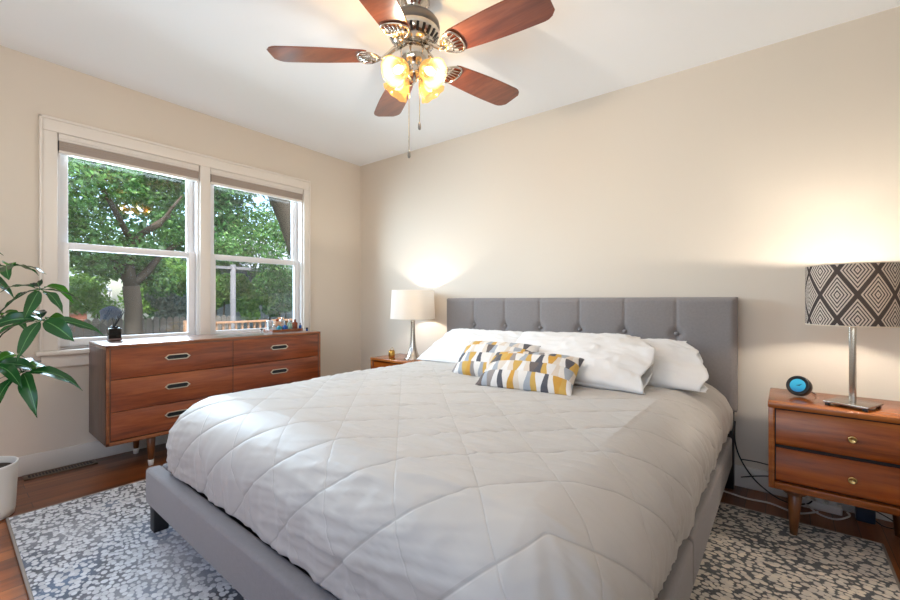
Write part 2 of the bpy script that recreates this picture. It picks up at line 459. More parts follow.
# ------------------------------------------------------------------ mesh helpers
class MB:
    def __init__(s):
        s.v = []; s.f = []; s.uv = {}; s.sm = []
    def add(s, verts, faces, uvs=None, smooth=True):
        o = len(s.v)
        s.v += [tuple(p) for p in verts]
        for i, f in enumerate(faces):
            s.f.append(tuple(o + k for k in f))
            s.sm.append(smooth)
            if uvs is not None:
                s.uv[len(s.f) - 1] = [uvs[k] for k in f]
        return s
    def box(s, x0, x1, y0, y1, z0, z1, bev=0.0, seg=2, mat=None):
        bm = bmesh.new()
        bmesh.ops.create_cube(bm, size=1)
        for v in bm.verts:
            v.co = Vector(((x0 + x1) / 2 + v.co.x * (x1 - x0), (y0 + y1) / 2 + v.co.y * (y1 - y0), (z0 + z1) / 2 + v.co.z * (z1 - z0)))
        if bev:
            bmesh.ops.bevel(bm, geom=list(bm.edges), offset=bev, segments=seg, profile=0.5, affect='EDGES')
        if mat is not None:
            bm.transform(mat)
        bm.verts.index_update()
        s.add([v.co[:] for v in bm.verts], [[v.index for v in f.verts] for f in bm.faces], smooth=bool(bev) and seg > 1)
        bm.free()
        return s
    def lathe(s, prof, n=32, mat=None, closed=False, a0=0.0, a1=2 * PI, uv=False):
        """prof: list of (r, z) from one end to the other"""
        full = abs(a1 - a0 - 2 * PI) < 1e-6
        cnt = n if full else n + 1
        V = []; Fc = []; U = []
        cols = n + 1 if uv else cnt
        for j in range(cols):
            a = a0 + (a1 - a0) * j / n
            for i, (r, z) in enumerate(prof):
                p = Vector((r * math.cos(a), r * math.sin(a), z))
                V.append(mat @ p if mat is not None else p)
                U.append((j / n, i / max(1, len(prof) - 1)))
        k = len(prof)
        for j in range(n):
            j2 = j + 1 if (uv or not full) else (j + 1) % cnt
            for i in range(k - 1):
                Fc.append((j * k + i, j2 * k + i, j2 * k + i + 1, j * k + i + 1))
        if closed:
            Fc.append(tuple(j * k for j in range(n))[::-1])
            Fc.append(tuple(j * k + k - 1 for j in range(n)))
        s.add(V, Fc, U if uv else None)
        return s
    def cyl(s, p0, p1, r0, r1=None, n=16, caps=True):
        p0 = Vector(p0); p1 = Vector(p1)
        r1 = r0 if r1 is None else r1
        d = p1 - p0
        m = Matrix.Translation(p0) @ d.to_track_quat('Z', 'Y').to_matrix().to_4x4()
        prof = [(r0, 0), (r1, d.length)]
        if caps:
            prof = [(0.0001, 0), (r0 * 0.85, 0), (r0, min(r0 * 0.12, d.length * .1)), (r1, d.length - min(r1 * 0.12, d.length * .1)), (r1 * 0.85, d.length), (0.0001, d.length)]
        return s.lathe(prof, n, m)
    def tube(s, pts, r, n=8, taper=None):
        pts = [Vector(p) for p in pts]
        V = []; Fc = []
        ref = Vector((0, 0, 1))
        prev = None
        for i, p in enumerate(pts):
            d = (pts[min(i + 1, len(pts) - 1)] - pts[max(i - 1, 0)]).normalized()
            if prev is None:
                a = d.cross(ref)
                if a.length < 1e-3:
                    a = d.cross(Vector((1, 0, 0)))
                a.normalize()
            else:
                a = prev - d * prev.dot(d)
                a.normalize()
            prev = a
            b = d.cross(a)
            rr = r if taper is None else r + (taper - r) * i / (len(pts) - 1)
            if isinstance(r, (list, tuple)):
                rr = r[i]
            for k in range(n):
                t = 2 * PI * k / n
                V.append(p + (a * math.cos(t) + b * math.sin(t)) * rr)
        for i in range(len(pts) - 1):
            for k in range(n):
                Fc.append((i * n + k, i * n + (k + 1) % n, (i + 1) * n + (k + 1) % n, (i + 1) * n + k))
        Fc.append(tuple(range(n))[::-1])
        Fc.append(tuple((len(pts) - 1) * n + k for k in range(n)))
        return s.add(V, Fc)
    def prism(s, outline, h, mat=None, bev=0.0):
        """outline: 2-D points in XY, thickness h along Z from 0"""
        bm = bmesh.new()
        vs_ = [bm.verts.new((x, y, 0)) for x, y in outline]
        f = bm.faces.new(vs_)
        r = bmesh.ops.extrude_face_region(bm, geom=[f])
        for g in r['geom']:
            if isinstance(g, bmesh.types.BMVert):
                g.co.z += h
        bmesh.ops.recalc_face_normals(bm, faces=bm.faces)
        if bev:
            bmesh.ops.bevel(bm, geom=[e for e in bm.edges if abs(e.verts[0].co.z - e.verts[1].co.z) < 1e-6], offset=bev, segments=2, profile=0.5, affect='EDGES')
        if mat is not None:
            bm.transform(mat)
        bm.verts.index_update()
        s.add([v.co[:] for v in bm.verts], [[v.index for v in f.verts] for f in bm.faces], smooth=False)
        bm.free()
        return s
    def grid(s, nu, nv, fn, uv=True):
        V = []; U = []
        for i in range(nu + 1):
            for j in range(nv + 1):
                u = i / nu; v = j / nv
                V.append(fn(u, v)); U.append((u, v))
        k = nv + 1
        Fc = [(i * k + j, (i + 1) * k + j, (i + 1) * k + j + 1, i * k + j + 1) for i in range(nu) for j in range(nv)]
        return s.add(V, Fc, U if uv else None)
    def build(s, name, mat, parent=None, auto=None):
        me = bpy.data.meshes.new(name)
        me.from_pydata(s.v, [], s.f)
        me.polygons.foreach_set('use_smooth', s.sm)
        if s.uv:
            ul = me.uv_layers.new(name='UVMap')
            for fi, us in s.uv.items():
                p = me.polygons[fi]
                for k, li in enumerate(p.loop_indices):
                    ul.data[li].uv = us[k]
        me.validate()
        me.materials.append(mat)
        me.update()
        o = bpy.data.objects.new(name, me)
        C.objects.link(o)
        if auto:
            try:
                me.set_sharp_from_angle(angle=R(auto))
            except Exception:
                pass
        if parent is not None:
            o.parent = parent
            if parent.type == 'EMPTY':
                o.matrix_parent_inverse = Matrix.Translation(-parent.location)
        return o

def tag(o, label, cat, group=None):
    o['label'] = label
    o['category'] = cat
    if group:
        o['group'] = group
    return o

def thing(name, label, cat, loc, group=None):
    o = bpy.data.objects.new(name, None)
    C.objects.link(o)
    o.empty_display_size = 0.1
    o.location = loc
    return tag(o, label, cat, group)

def struct(o):
    o['kind'] = 'structure'
    return o

def solidify(o, t, offset=0.0):
    m = o.modifiers.new('thickness', 'SOLIDIFY')
    m.thickness = t
    m.offset = offset
    return o

def nz(x, y, z=0.0):
    return noise.noise(Vector((x, y, z)))

# ------------------------------------------------------------------ room shell
XR, YR, ZC = 4.95, -3.60, 2.44
T = 0.14
# the pair of window openings in the left wall (y ranges) and their height
WZ0, WZ1 = 0.722, 2.055
WIN = [(-2.338, -1.545), (-1.472, -0.672)]

ZW = 2.53
def build_shell():
    struct(MB().box(-T, XR + T, YR - T, T, -0.12, 0.0).build('floor', M['floor']))
    m = MB().box(-T, XR + T, YR - T, T, ZC, ZC + 0.16)
    m.v = [(x, y, z - 0.0135 * x - 0.0165 * y) for x, y, z in m.v]   # an old ceiling, a little out of level
    struct(m.build('ceiling', M['ceiling']))
    m = MB()
    (a0, a1), (b0, b1) = WIN
    m.box(-T, 0, YR, 0, 0, WZ0)
    m.box(-T, 0, YR, 0, WZ1, ZW)
    m.box(-T, 0, YR, a0, WZ0, WZ1)
    m.box(-T, 0, a1, b0, WZ0, WZ1)
    m.box(-T, 0, b1, 0, WZ0, WZ1)
    struct(m.build('wall_left', M['wall']))
    struct(MB().box(-T, XR + T, 0, T, 0, ZW).build('wall_back', M['wall']))
    struct(MB().box(XR, XR + T, YR, 0, 0, ZW).build('wall_right', M['wall']))
    m = MB()
    m.box(-T, XR + T, YR - T, YR, 0, 0.55)
    m.box(-T, XR + T, YR - T, YR, 2.35, ZW)
    m.box(-T, 1.1, YR - T, YR, 0.55, 2.35)
    m.box(3.9, XR + T, YR - T, YR, 0.55, 2.35)
    struct(m.build('wall_rear', M['wall']))
    # baseboards with a small rounded cap
    def bb(name, x0, x1, y0, y1):
        m = MB()
        m.box(x0, x1, y0, y1, 0.0, 0.115, 0.004)
        return struct(m.build(name, M['base']))
    bb('baseboard_left', 0.0, 0.016, YR, 0.0)
    bb('baseboard_back', 0.016, XR, -0.016, 0.0)
    bb('baseboard_right', XR - 0.016, XR, YR, -0.016)
build_shell()

def build_windows():
    (a0, a1), (b0, b1) = WIN
    cw = 0.078
    # casing around the pair, with a mullion board between, stool and apron below
    m = MB()
    y0, y1 = a0 - cw, b1 + 0.062
    m.box(0, 0.022, y0, y1, WZ1, WZ1 + 0.082, 0.004)
    m.box(0, 0.022, y0, a0, WZ0, WZ1, 0.004)
    m.box(0, 0.022, b1, y1, WZ0, WZ1, 0.004)
    m.box(0, 0.022, a1, b0, WZ0, WZ1, 0.004)
    m.box(0, 0.030, y0 - 0.003, y0 + 0.012, WZ0, WZ1 + 0.085, 0.003)
    m.box(0, 0.030, y1 - 0.012, y1 + 0.003, WZ0, WZ1 + 0.085, 0.003)
    m.box(0, 0.030, y0 - 0.003, y1 + 0.003, WZ1 + 0.07, WZ1 + 0.087, 0.003)
    struct(m.build('trim_1', M['trim']))
    m = MB()
    m.box(-0.05, 0.050, y0 - 0.02, y1 + 0.02, WZ0 - 0.028, WZ0, 0.006)
    m.box(0, 0.018, y0 + 0.005, y1 - 0.005, WZ0 - 0.105, WZ0 - 0.028, 0.004)
    struct(m.build('trim_2', M['trim']))
    for i, (p0, p1) in enumerate(WIN):
        # jambs lining the opening
        m = MB()
        m.box(-T, 0.0, p0, p0 + 0.014, WZ0, WZ1)
        m.box(-T, 0.0, p1 - 0.014, p1, WZ0, WZ1)
        m.box(-T, 0.0, p0, p1, WZ1 - 0.014, WZ1)
        m.box(-T, -0.05, p0, p1, WZ0, WZ0 + 0.014)
        # outer track
        m.box(-0.115, -0.10, p0 + 0.014, p0 + 0.03, WZ0, WZ1)
        m.box(-0.115, -0.10, p1 - 0.03, p1 - 0.014, WZ0, WZ1)
        w = struct(m.build('window_%d' % (i + 1), M['vinyl']))
        zm = 1.372
        q0, q1 = p0 + 0.015, p1 - 0.015
        s = 0.046
        # upper sash (outside), lower sash (inside)
        def sash(x0, x1, z0, z1, name, bot, top):
            m = MB()
            m.box(x0, x1, q0, q0 + s, z0, z1, 0.003)
            m.box(x0, x1, q1 - s, q1, z0, z1, 0.003)
            m.box(x0, x1, q0 + s, q1 - s, z0, z0 + bot, 0.003)
            m.box(x0, x1, q0 + s, q1 - s, z1 - top, z1, 0.003)
            so = m.build(name, M['vinyl'], w)
            xm = (x0 + x1) / 2
            g = MB()
            g.box(xm - 0.003, xm + 0.003, q0 + s - .004, q1 - s + .004, z0 + bot - .004, z1 - top + .004)
            g.build('pane', M['glass'], so)
            return so
        sash(-0.100, -0.070, zm - 0.02, WZ1 - 0.016, 'upper_sash', 0.036, 0.04)
        sash(-0.068, -0.038, WZ0 + 0.014, zm + 0.022, 'lower_sash', 0.05, 0.042)
        # half screen outside the lower sash
        m = MB()
        m.box(-0.1215, -0.1205, q0 + 0.01, q1 - 0.01, WZ0 + 0.02, zm)
        m.build('insect_screen', M['screen'], w)
        # the raised fabric shade
        side = 'left' if i == 0 else 'right'
        b = thing('window_shade', 'raised taupe fabric shade at the top of the %s window' % ('left-hand' if i == 0 else 'right-hand'), 'blind', (0.0, (p0 + p1) / 2, WZ1), 'window shades')
        c0, c1 = p0 + 0.004, p1 - 0.004
        h = MB()
        h.box(-0.03, 0.016, c0, c1, WZ1 - 0.046, WZ1 - 0.001, 0.003)
        h.box(0.014, 0.020, c0, c1, WZ1 - 0.032, WZ1 - 0.028, 0.001)
        h.build('head_rail', M['blindrail'], b)
        f = MB()
        nfold = 9
        for k in range(nfold):
            z1_ = WZ1 - 0.047 - k * 0.0062
            f.box(-0.026, 0.010 + (0.002 if k % 2 else 0), c0 + 0.003, c1 - 0.003, z1_ - 0.0062, z1_, 0.0015)
        f.build('folded_fabric', M['blind'], b)
        zb = WZ1 - 0.047 - nfold * 0.0062
        f = MB()
        f.box(-0.028, 0.013, c0 + 0.002, c1 - 0.002, zb - 0.018, zb, 0.003)
        f.build('bottom_rail', M['blindrail'], b)
        e = MB()
        e.box(-0.029, 0.014, c0, c0 + 0.003, WZ1 - 0.108, WZ1 - 0.046)
        e.build('end_cap', M['dark'], b)
    # unseen window frame, made up to go with the added rear fill light
    m = MB()
    m.box(1.1, 3.9, YR - 0.10, YR - 0.04, 0.55, 0.61)
    m.box(1.1, 3.9, YR - 0.10, YR - 0.04, 2.29, 2.35)
    for x in (1.1, 2.47, 3.84):
        m.box(x, x + 0.06, YR - 0.10, YR - 0.04, 0.55, 2.35)
    w = struct(m.build('window_3', M['vinyl']))
build_windows()

# ------------------------------------------------------------------ rug and floor register
def build_rug():
    r = thing('area_rug', 'large pebble-patterned area rug in grey, blue and cream under the bed', 'rug', (2.2, -1.45, 0))
    m = MB()
    m.box(0.655, 3.79, -2.59, -0.315, 0.001, 0.011, 0.004)
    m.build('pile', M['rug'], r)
    m = MB()
    pts = [(0.652, -2.593), (3.793, -2.593), (3.793, -0.312), (0.652, -0.312)]
    for i in range(4):
        a, b = pts[i], pts[(i + 1) % 4]
        m.cyl((a[0], a[1], 0.0065), (b[0], b[1], 0.0065), 0.0058, n=8)
    m.build('edge_binding', M['rugedge'], r)
build_rug()

def build_register():
    v = thing('floor_register', 'bronze floor vent grille beside the left baseboard', 'floor vent', (0.08, -2.33, 0))
    M['reg'] = plain('register_metal', (120, 104, 90), 0.45, 0.5)
    m = MB()
    x0, x1, y0, y1 = 0.022, 0.118, -2.49, -2.165
    m.box(x0, x0 + 0.018, y0, y1, 0.0, 0.006, 0.002)
    m.box(x1 - 0.018, x1, y0, y1, 0.0, 0.006, 0.002)
    m.box(x0, x1, y0, y0 + 0.02, 0.0, 0.006, 0.002)
    m.box(x0, x1, y1 - 0.02, y1, 0.0, 0.006, 0.002)
    m.build('frame', M['reg'], v)
    m = MB()
    n = 20
    for k in range(1, n):
        y = y0 + 0.02 + (y1 - y0 - 0.04) * k / n
        m.box(x0 + 0.016, x1 - 0.016, y - 0.0025, y + 0.0025, 0.001, 0.005)
    m.build('louvers', M['reg'], v)
    m = MB()
    m.box(x0 + 0.01, x1 - 0.01, y0 + 0.01, y1 - 0.01, 0.0003, 0.0012)
    m.build('duct_opening', M['dark'], v)
build_register()

# ------------------------------------------------------------------ bed
BX0, BX1 = 1.262, 3.276
FY = -2.22
def build_bed():
    bed = thing('bed', 'grey upholstered platform bed with a button-tufted headboard', 'bed', (2.27, -1.15, 0.0))
    # headboard: padded panel with vertical channel seams
    y_b, y_f = -0.022, -0.115
    z0, z1 = 0.425, 1.046
    nseam = [BX0 + (BX1 - BX0) * k / 7 for k in range(1, 7)]
    zrow = [0.835, 0.60]
    m = MB()
    def front(u, v):
        x = BX0 + (BX1 - BX0) * u
        z = z0 + (z1 - z0) * v
        e = min(x - BX0, BX1 - x, z - z0, z1 - z)
        r = 0.03
        y = y_f
        if e < r:
            y = y_f + r - math.sqrt(max(0, r * r - (r - e) ** 2))
        ds = min(abs(x - s) for s in nseam)
        y += 0.007 * math.exp(-(ds / 0.008) ** 2)
        y -= 0.006 * (1 - math.exp(-(ds / 0.05) ** 2))
        for zr in zrow:
            d2 = min((x - s) ** 2 for s in nseam) + (z - zr) ** 2
            y += 0.018 * math.exp(-d2 / 0.030 ** 2)
        return (x, y, z)
    m.grid(280, 80, front)
    bx = 0.0
    m.add([(BX0, y_f + .03, z0), (BX1, y_f + .03, z0), (BX1, y_f + .03, z1), (BX0, y_f + .03, z1), (BX0, y_b, z0), (BX1, y_b, z0), (BX1, y_b, z1), (BX0, y_b, z1)],
          [(0, 1, 5, 4), (1, 2, 6, 5), (2, 3, 7, 6), (3, 0, 4, 7), (4, 5, 6, 7)], [(0, 0)] * 8, smooth=False)
    hb = m.build('headboard', M['bed'], bed)
    for s in nseam:
        for zr in zrow:
            b = MB()
            mt = Matrix.Translation((s, y_f + 0.012, zr)) @ Matrix.Rotation(PI / 2, 4, 'X')
            b.lathe([(0.0001, 0.012), (0.006, 0.0115), (0.0105, 0.008), (0.0125, 0.003), (0.012, 0.0), (0.0001, -0.004)], 18, mt)
            b.build('button', M['bed'], hb)
    # posts that carry the headboard
    for x in (BX0 + 0.05, BX1 - 0.05):
        m = MB()
        m.box(x - 0.035, x + 0.035, -0.085, -0.03, 0.0, 0.44, 0.004)
        m.build('headboard_post', M['bedlow'], bed)
    # rails
    RZ0, RZ1 = 0.13, 0.287
    m = MB(); m.box(BX0 + 0.012, BX1 - 0.024, FY, FY + 0.062, RZ0, RZ1, 0.016, 4)
    m.build('footboard', M['bed'], bed)
    for x0, x1 in ((BX0 + 0.012, BX0 + 0.07), (BX1 - 0.076, BX1 - 0.020)):
        # two upholstered lengths meeting at a seam
        m = MB()
        m.box(x0, x1, FY + 0.062, -1.32, RZ0, RZ1, 0.014, 4)
        m.box(x0, x1, -1.32, -0.09, RZ0, RZ1, 0.014, 4)
        m.build('side_rail', M['bed'], bed)
    for x in (BX0 + 0.048, 2.27, BX1 - 0.075):
        for y in (FY + 0.045, -1.25):
            m = MB()
            m.box(x - 0.028, x + 0.028, y - 0.028, y + 0.028, 0.0112, 0.135, 0.003)
            m.build('leg', M['bedlow'], bed)
    m = MB()
    m.box(BX0 + 0.068, BX1 - 0.074, FY + 0.06, -0.12, 0.22, 0.262, 0.003)
    m.build('platform', M['bedlow'], bed)
build_bed()

MX0, MX1, MY0, MY1 = 1.345, 3.19, -2.105, -0.125
def build_mattress():
    m = MB()
    m.box(MX0 + .05, MX1 - .05, MY0 + .06, MY1, 0.264, 0.525, 0.07, 5)
    tag(m.build('mattress', M['mattress']), 'white mattress under the pale quilted comforter', 'mattress')
build_mattress()

def comforter():
    X0, X1, Y0, Y1 = 1.303, 3.238, -2.168, -0.135
    r = 0.18
    ix0, ix1, iy0 = X0 + r, X1 - r, Y0 + r
    LL, LR, LF = 0.376, 0.345, 0.384
    a0, a1 = ix0 - LL, ix1 + LR
    b0, b1 = iy0 - LF, Y1
    zt = 0.583
    nu, nv = 330, 320
    def fn(u, v):
        P = a0 + (a1 - a0) * u
        Q = b0 + (b1 - b0) * v
        cx = min(max(P, ix0), ix1)
        cy = max(Q, iy0)
        dx, dy = P - cx, Q - cy
        L = math.hypot(dx, dy)
        # quilting: puffed diamonds between stitched lines
        c1 = ((Q - P + 4.92) / 0.262); d1 = abs(c1 - round(c1)) * 0.262 / 1.414
        c2 = ((Q + P - 0.645) / 0.275); d2 = abs(c2 - round(c2)) * 0.275 / 1.414
        puff = 0.0046 * (1 - math.exp(-d1 / 0.010)) + 0.0018 * (1 - math.exp(-d2 / 0.008))
        # pull wrinkles across the bed
        w = nz(P * 2.2 + Q * 1.0, Q * 15 - P * 2.0, 3.1)
        w2 = nz(P * 5.0, Q * 34 - P * 6, 9.7)
        wr = 0.0080 * (1 - abs(w)) ** 6 + 0.0052 * (1 - abs(w2)) ** 7
        wr *= 0.6 + 0.8 * nz(P * 1.3, Q * 1.3, 5.0)
        soft = 0.010 * nz(P * 2.1, Q * 2.1, 1.7)
        # bulge of the bed's middle
        ex = min(P - X0, X1 - P); 
        crown = 0.022 * (1 - math.exp(-max(0, min(ex, Q - Y0)) / 0.4))
        if L < 1e-6:
            return (P, Q, zt + puff + wr + soft + crown)
        Lm = (abs(dx) ** 6 + abs(dy) ** 6) ** (1 / 6)
        nx, ny = dx / L, dy / L
        th = min(Lm / r, PI / 2)
        out = r * math.sin(th)
        z = zt - r * (1 - math.cos(th))
        extra = max(0.0, Lm - r * PI / 2)
        z -= extra
        # folds hang from the edge, deeper lower down and at the corners
        s_ = (P if abs(dy) > abs(dx) else Q)
        hang = min(1.0, Lm / 0.3)
        corner = math.exp(-((abs(abs(dx) - abs(dy))) / 0.12) ** 2) if dx and dy else 0.0
        fold = hang ** 1.5 * (0.011 * nz(s_ * 11, Lm * 1.6, 2.0) + 0.006 * nz(s_ * 30, Lm * 3.0, 7.0) + 0.008 * corner * math.sin(math.atan2(ny, nx) * 16))
        k = math.sin(th)
        amp = puff * 0.9 + wr + soft * 0.5 + fold
        bulge = 0.012 * math.sin(min(1, Lm / 0.36) * PI)
        out += (amp + bulge) * k
        if abs(dx) >= abs(dy) and dx > 0:
            z += 0.018 * nz(Q * 3.3, 0.5) * hang
        return (cx + nx * out, cy + ny * out, max(0.298, z + amp * (1 - k) + crown * (1 - k)))
    m = MB()
    m.grid(nu, nv, fn)
    o = m.build('comforter', M['comforter'])
    solidify(o, 0.006, -1.0)
    tag(o, 'pale grey comforter with diamond quilting draped over the bed', 'comforter')
comforter()

def pillow_mesh(w, h, t, seed, open_end=0, pinch=0.06, wrinkle=0.0075, nu=70, nv=48):
    """returns MB of one pillow in its own frame: x along width, y up its height, z through it"""
    m = MB()
    def outline(u, v):
        # u, v in -1..1, sides draw in between the corners
        x = u * (1 - pinch * (1 - v * v) * abs(u) ** 3)
        y = v * (1 - pinch * 1.3 * (1 - u * u) * abs(v) ** 3)
        return x, y
    def mk(sign):
        def fn(a, b):
            u, v = a * 2 - 1, b * 2 - 1
            x, y = outline(u, v)
            eu = 1 - abs(u) ** 2.6
            ev = 1 - abs(v) ** 2.4
            th = max(0.0, eu) ** 0.5 * max(0.0, ev) ** 0.55
            if open_end and u > 0.55:
                k = (u - 0.55) / 0.45
                keep = max(0.0, 1 - abs(v) ** 2.4) ** 0.55
                base = max(0.0, 1 - 0.55 ** 2.6) ** 0.5
                lip = 0.42 + 0.4 * nz(v * 2.4, seed, 4.0)
                th = keep * (base * (1 - k) + lip * k)
            zz = sign * th * t / 2
            ww = nz(u * 2.2 + seed, v * 3.4, seed) * 1.2 + 0.6 * nz(u * 6 + v * 4, v * 5 + seed, seed * 2)
            # fine creases that fan from the corners
            cr = (1 - abs(nz(u * 3 + v * 5 + seed, v * 3 - u * 5, seed + sign))) ** 5
            zz += sign * (ww * wrinkle + cr * wrinkle * 0.8) * min(1, th * 2.5)
            xx = x * w / 2
            if open_end and u > 0.55:
                k = (u - 0.55) / 0.45
                xx += k * 0.05 * nz(v * 2.5, seed + 3, sign * 0.4)
                xx -= k * 0.13 * max(0.0, v) ** 1.6
                zz += k * 0.018 * nz(v * 3.0, seed + 9, 0.0)
            return (xx, y * h / 2, zz)
        return fn
    m.grid(nu, nv, mk(1))
    f = len(m.f)
    m.grid(nu, nv, mk(-1))
    m.f[f:] = [tuple(reversed(q)) for q in m.f[f:]]
    for i in range(f, len(m.f)):
        m.uv[i] = list(reversed(m.uv[i]))
    return m

def place(m, loc, tilt, yaw=0.0, roll=0.0):
    mt = Matrix.Translation(loc) @ Matrix.Rotation(yaw, 4, 'Z') @ Matrix.Rotation(tilt, 4, 'X') @ Matrix.Rotation(roll, 4, 'Z')
    m.v = [tuple(mt @ Vector(p)) for p in m.v]
    return m

def build_pillows():
    lab = [
        ('white bed pillow at the back left, mostly hidden against the headboard', (2.00, -0.325, 0.700), 0.80, 0.37, 0.11, R(30), R(0), 0, 1.0),
        ('white bed pillow at the bed\'s left edge, nearest the white lamp', (1.825, -0.475, 0.705), 0.76, 0.44, 0.13, R(26), R(-2), 0, 2.0),
        ('white bed pillow at the back right with its open case end by the headboard', (2.755, -0.400, 0.702), 0.86, 0.42, 0.11, R(28), R(2), 1, 3.0),
        ('white bed pillow right behind the front patterned cushion, open case end crumpled', (2.570, -0.60, 0.722), 0.83, 0.57, 0.13, R(20), R(4), 1, 4.4),
    ]
    for l, loc, w, h, t, tilt, yaw, op, sd in lab:
        m = place(pillow_mesh(w, h, t, sd, op), loc, tilt, yaw)
        o = m.build('bed_pillow', M['white'])
        if op:
            solidify(o, 0.003, 0)
        tag(o, l, 'pillow', 'white bed pillows')
    for l, loc, w, h, tilt, yaw, mat, sd in (
        ('patterned lumbar cushion in mustard, grey and white, the one farther back on the left', (2.205, -0.825, 0.690), 0.47, 0.27, R(40), R(3), 'lumbar1', 6.0),
        ('patterned lumbar cushion in mustard, grey and cream, the front one lying on the comforter', (2.495, -0.955, 0.675), 0.475, 0.29, R(27), R(8), 'lumbar2', 8.0)):
        m = place(pillow_mesh(w, h, 0.13, sd, 0, 0.045, 0.003, 56, 40), loc, tilt, yaw)
        tag(m.build('lumbar_cushion', M[mat]), l, 'cushion', 'patterned lumbar cushions')
build_pillows()

# ------------------------------------------------------------------ dresser
DX0, DX1, DY0, DY1, DZ0, DZ1 = 0.03, 0.46, -2.194, -0.79, 0.187, 0.767
def build_dresser():
    d = thing('dresser', 'long mid-century walnut dresser with six drawers under the windows', 'dresser', (0.25, -1.49, 0))
    tk = 0.022
    for ya, yb in ((DY0, DY0 + tk), (DY1 - tk, DY1)):
        m = MB()
        m.box(DX0, DX1, ya, yb, DZ0, DZ1 - tk, 0.002)
        m.build('end_panel', M['dresser_end'], d)
    m = MB()
    m.box(DX0, DX1, DY0, DY1, DZ1 - tk, DZ1, 0.002)
    M['dtop'] = wood('dresser_top_walnut', (92, 58, 42), (128, 88, 66), (150, 108, 84), 'Y', 0.3, coat=1.0)
    m.build('top_panel', M['dtop'], d)
    m = MB()
    m.box(DX0, DX1 - 0.02, DY0 + tk, DY1 - tk, DZ0, DZ0 + tk)
    m.box(DX0, DX0 + 0.01, DY0 + tk, DY1 - tk, DZ0, DZ1 - tk)
    m.box(DX0, DX1 - 0.004, -1.496, -1.488, DZ0 + tk, DZ1 - tk)
    m.build('carcass', M['dark'], d)
    # lighter edge banding around the front
    m = MB()
    e = 0.004
    m.box(DX1 - 0.018, DX1 + e, DY0, DY0 + 0.016, DZ0, DZ1, 0.002)
    m.box(DX1 - 0.018, DX1 + e, DY1 - 0.016, DY1, DZ0, DZ1, 0.002)
    m.box(DX1 - 0.018, DX1 + e, DY0, DY1, DZ1 - 0.016, DZ1, 0.002)
    m.box(DX1 - 0.018, DX1 + e, DY0, DY1, DZ0, DZ0 + 0.02, 0.002)
    m.build('edge_banding', M['edge'], d)
    cols = [(DY0 + 0.02, -1.494), (-1.490, DY1 - 0.02)]
    zz = [DZ0 + 0.024, 0.378, 0.566, DZ1 - 0.02]
    for ci, (y0, y1) in enumerate(cols):
        for ri in range(3):
            z0, z1 = zz[ri] + 0.002, zz[ri + 1] - 0.002
            m = MB()
            m.box(DX1 - 0.02, DX1 - 0.002, y0, y1, z0, z1, 0.0015)
            dr = m.build('drawer', M['dresser'], d)
            # recessed pull: dark slot inside a stretched hexagonal bright rim
            yc, zc = (y0 + y1) / 2 - (0.0 if ci else -0.0), (z0 + z1) / 2 + 0.012
            def ring(hw, hh, x):
                return [(x, yc - hw, zc), (x, yc - hw + hh * 1.1, zc - hh), (x, yc + hw - hh * 1.1, zc - hh), (x, yc + hw, zc), (x, yc + hw - hh * 1.1, zc + hh), (x, yc - hw + hh * 1.1, zc + hh)]
            m = MB()
            A = ring(0.072, 0.0175, DX1 - 0.0025); B = ring(0.071, 0.0165, DX1 + 0.006); Cc = ring(0.064, 0.0125, DX1 + 0.006); D_ = ring(0.063, 0.0118, DX1 - 0.002)
            V = A + B + Cc + D_
            F_ = []
            for lvl in range(3):
                for k in range(6):
                    F_.append((lvl * 6 + k, lvl * 6 + (k + 1) % 6, lvl * 6 + 6 + (k + 1) % 6, lvl * 6 + 6 + k))
            m.add(V, F_, smooth=False)
            h = m.build('handle', M['pull'], dr)
            h['label'] = 'bright metal recessed pull'
            m = MB()
            m.add(ring(0.064, 0.0122, DX1 - 0.0015), [(0, 1, 2, 3, 4, 5)], smooth=False)
            m.build('recess', M['dark'], dr)
    for x in (0.40, 0.09):
        for y in (-1.962, -1.02):
            m = MB()
            m.cyl((x, y, 0.035), (x, y, DZ0 + 0.003), 0.015, 0.026, 20)
            lg = m.build('leg', M['leg'], d)
            m = MB()
            m.cyl((x, y, 0.0), (x, y, 0.036), 0.0135, 0.0165, 20)
            f = m.build('ferrule', M['blindrail'], lg)
build_dresser()

# things on the dresser
def lathe_thing(name, label, cat, loc, parts, group=None, n=24):
    t = thing(name, label, cat, loc, group)
    prev = None
    for pn, prof, mat in parts:
        m = MB()
        m.lathe(prof, n, Matrix.Translation(loc))
        m.build(pn, M[mat], t)
    return t

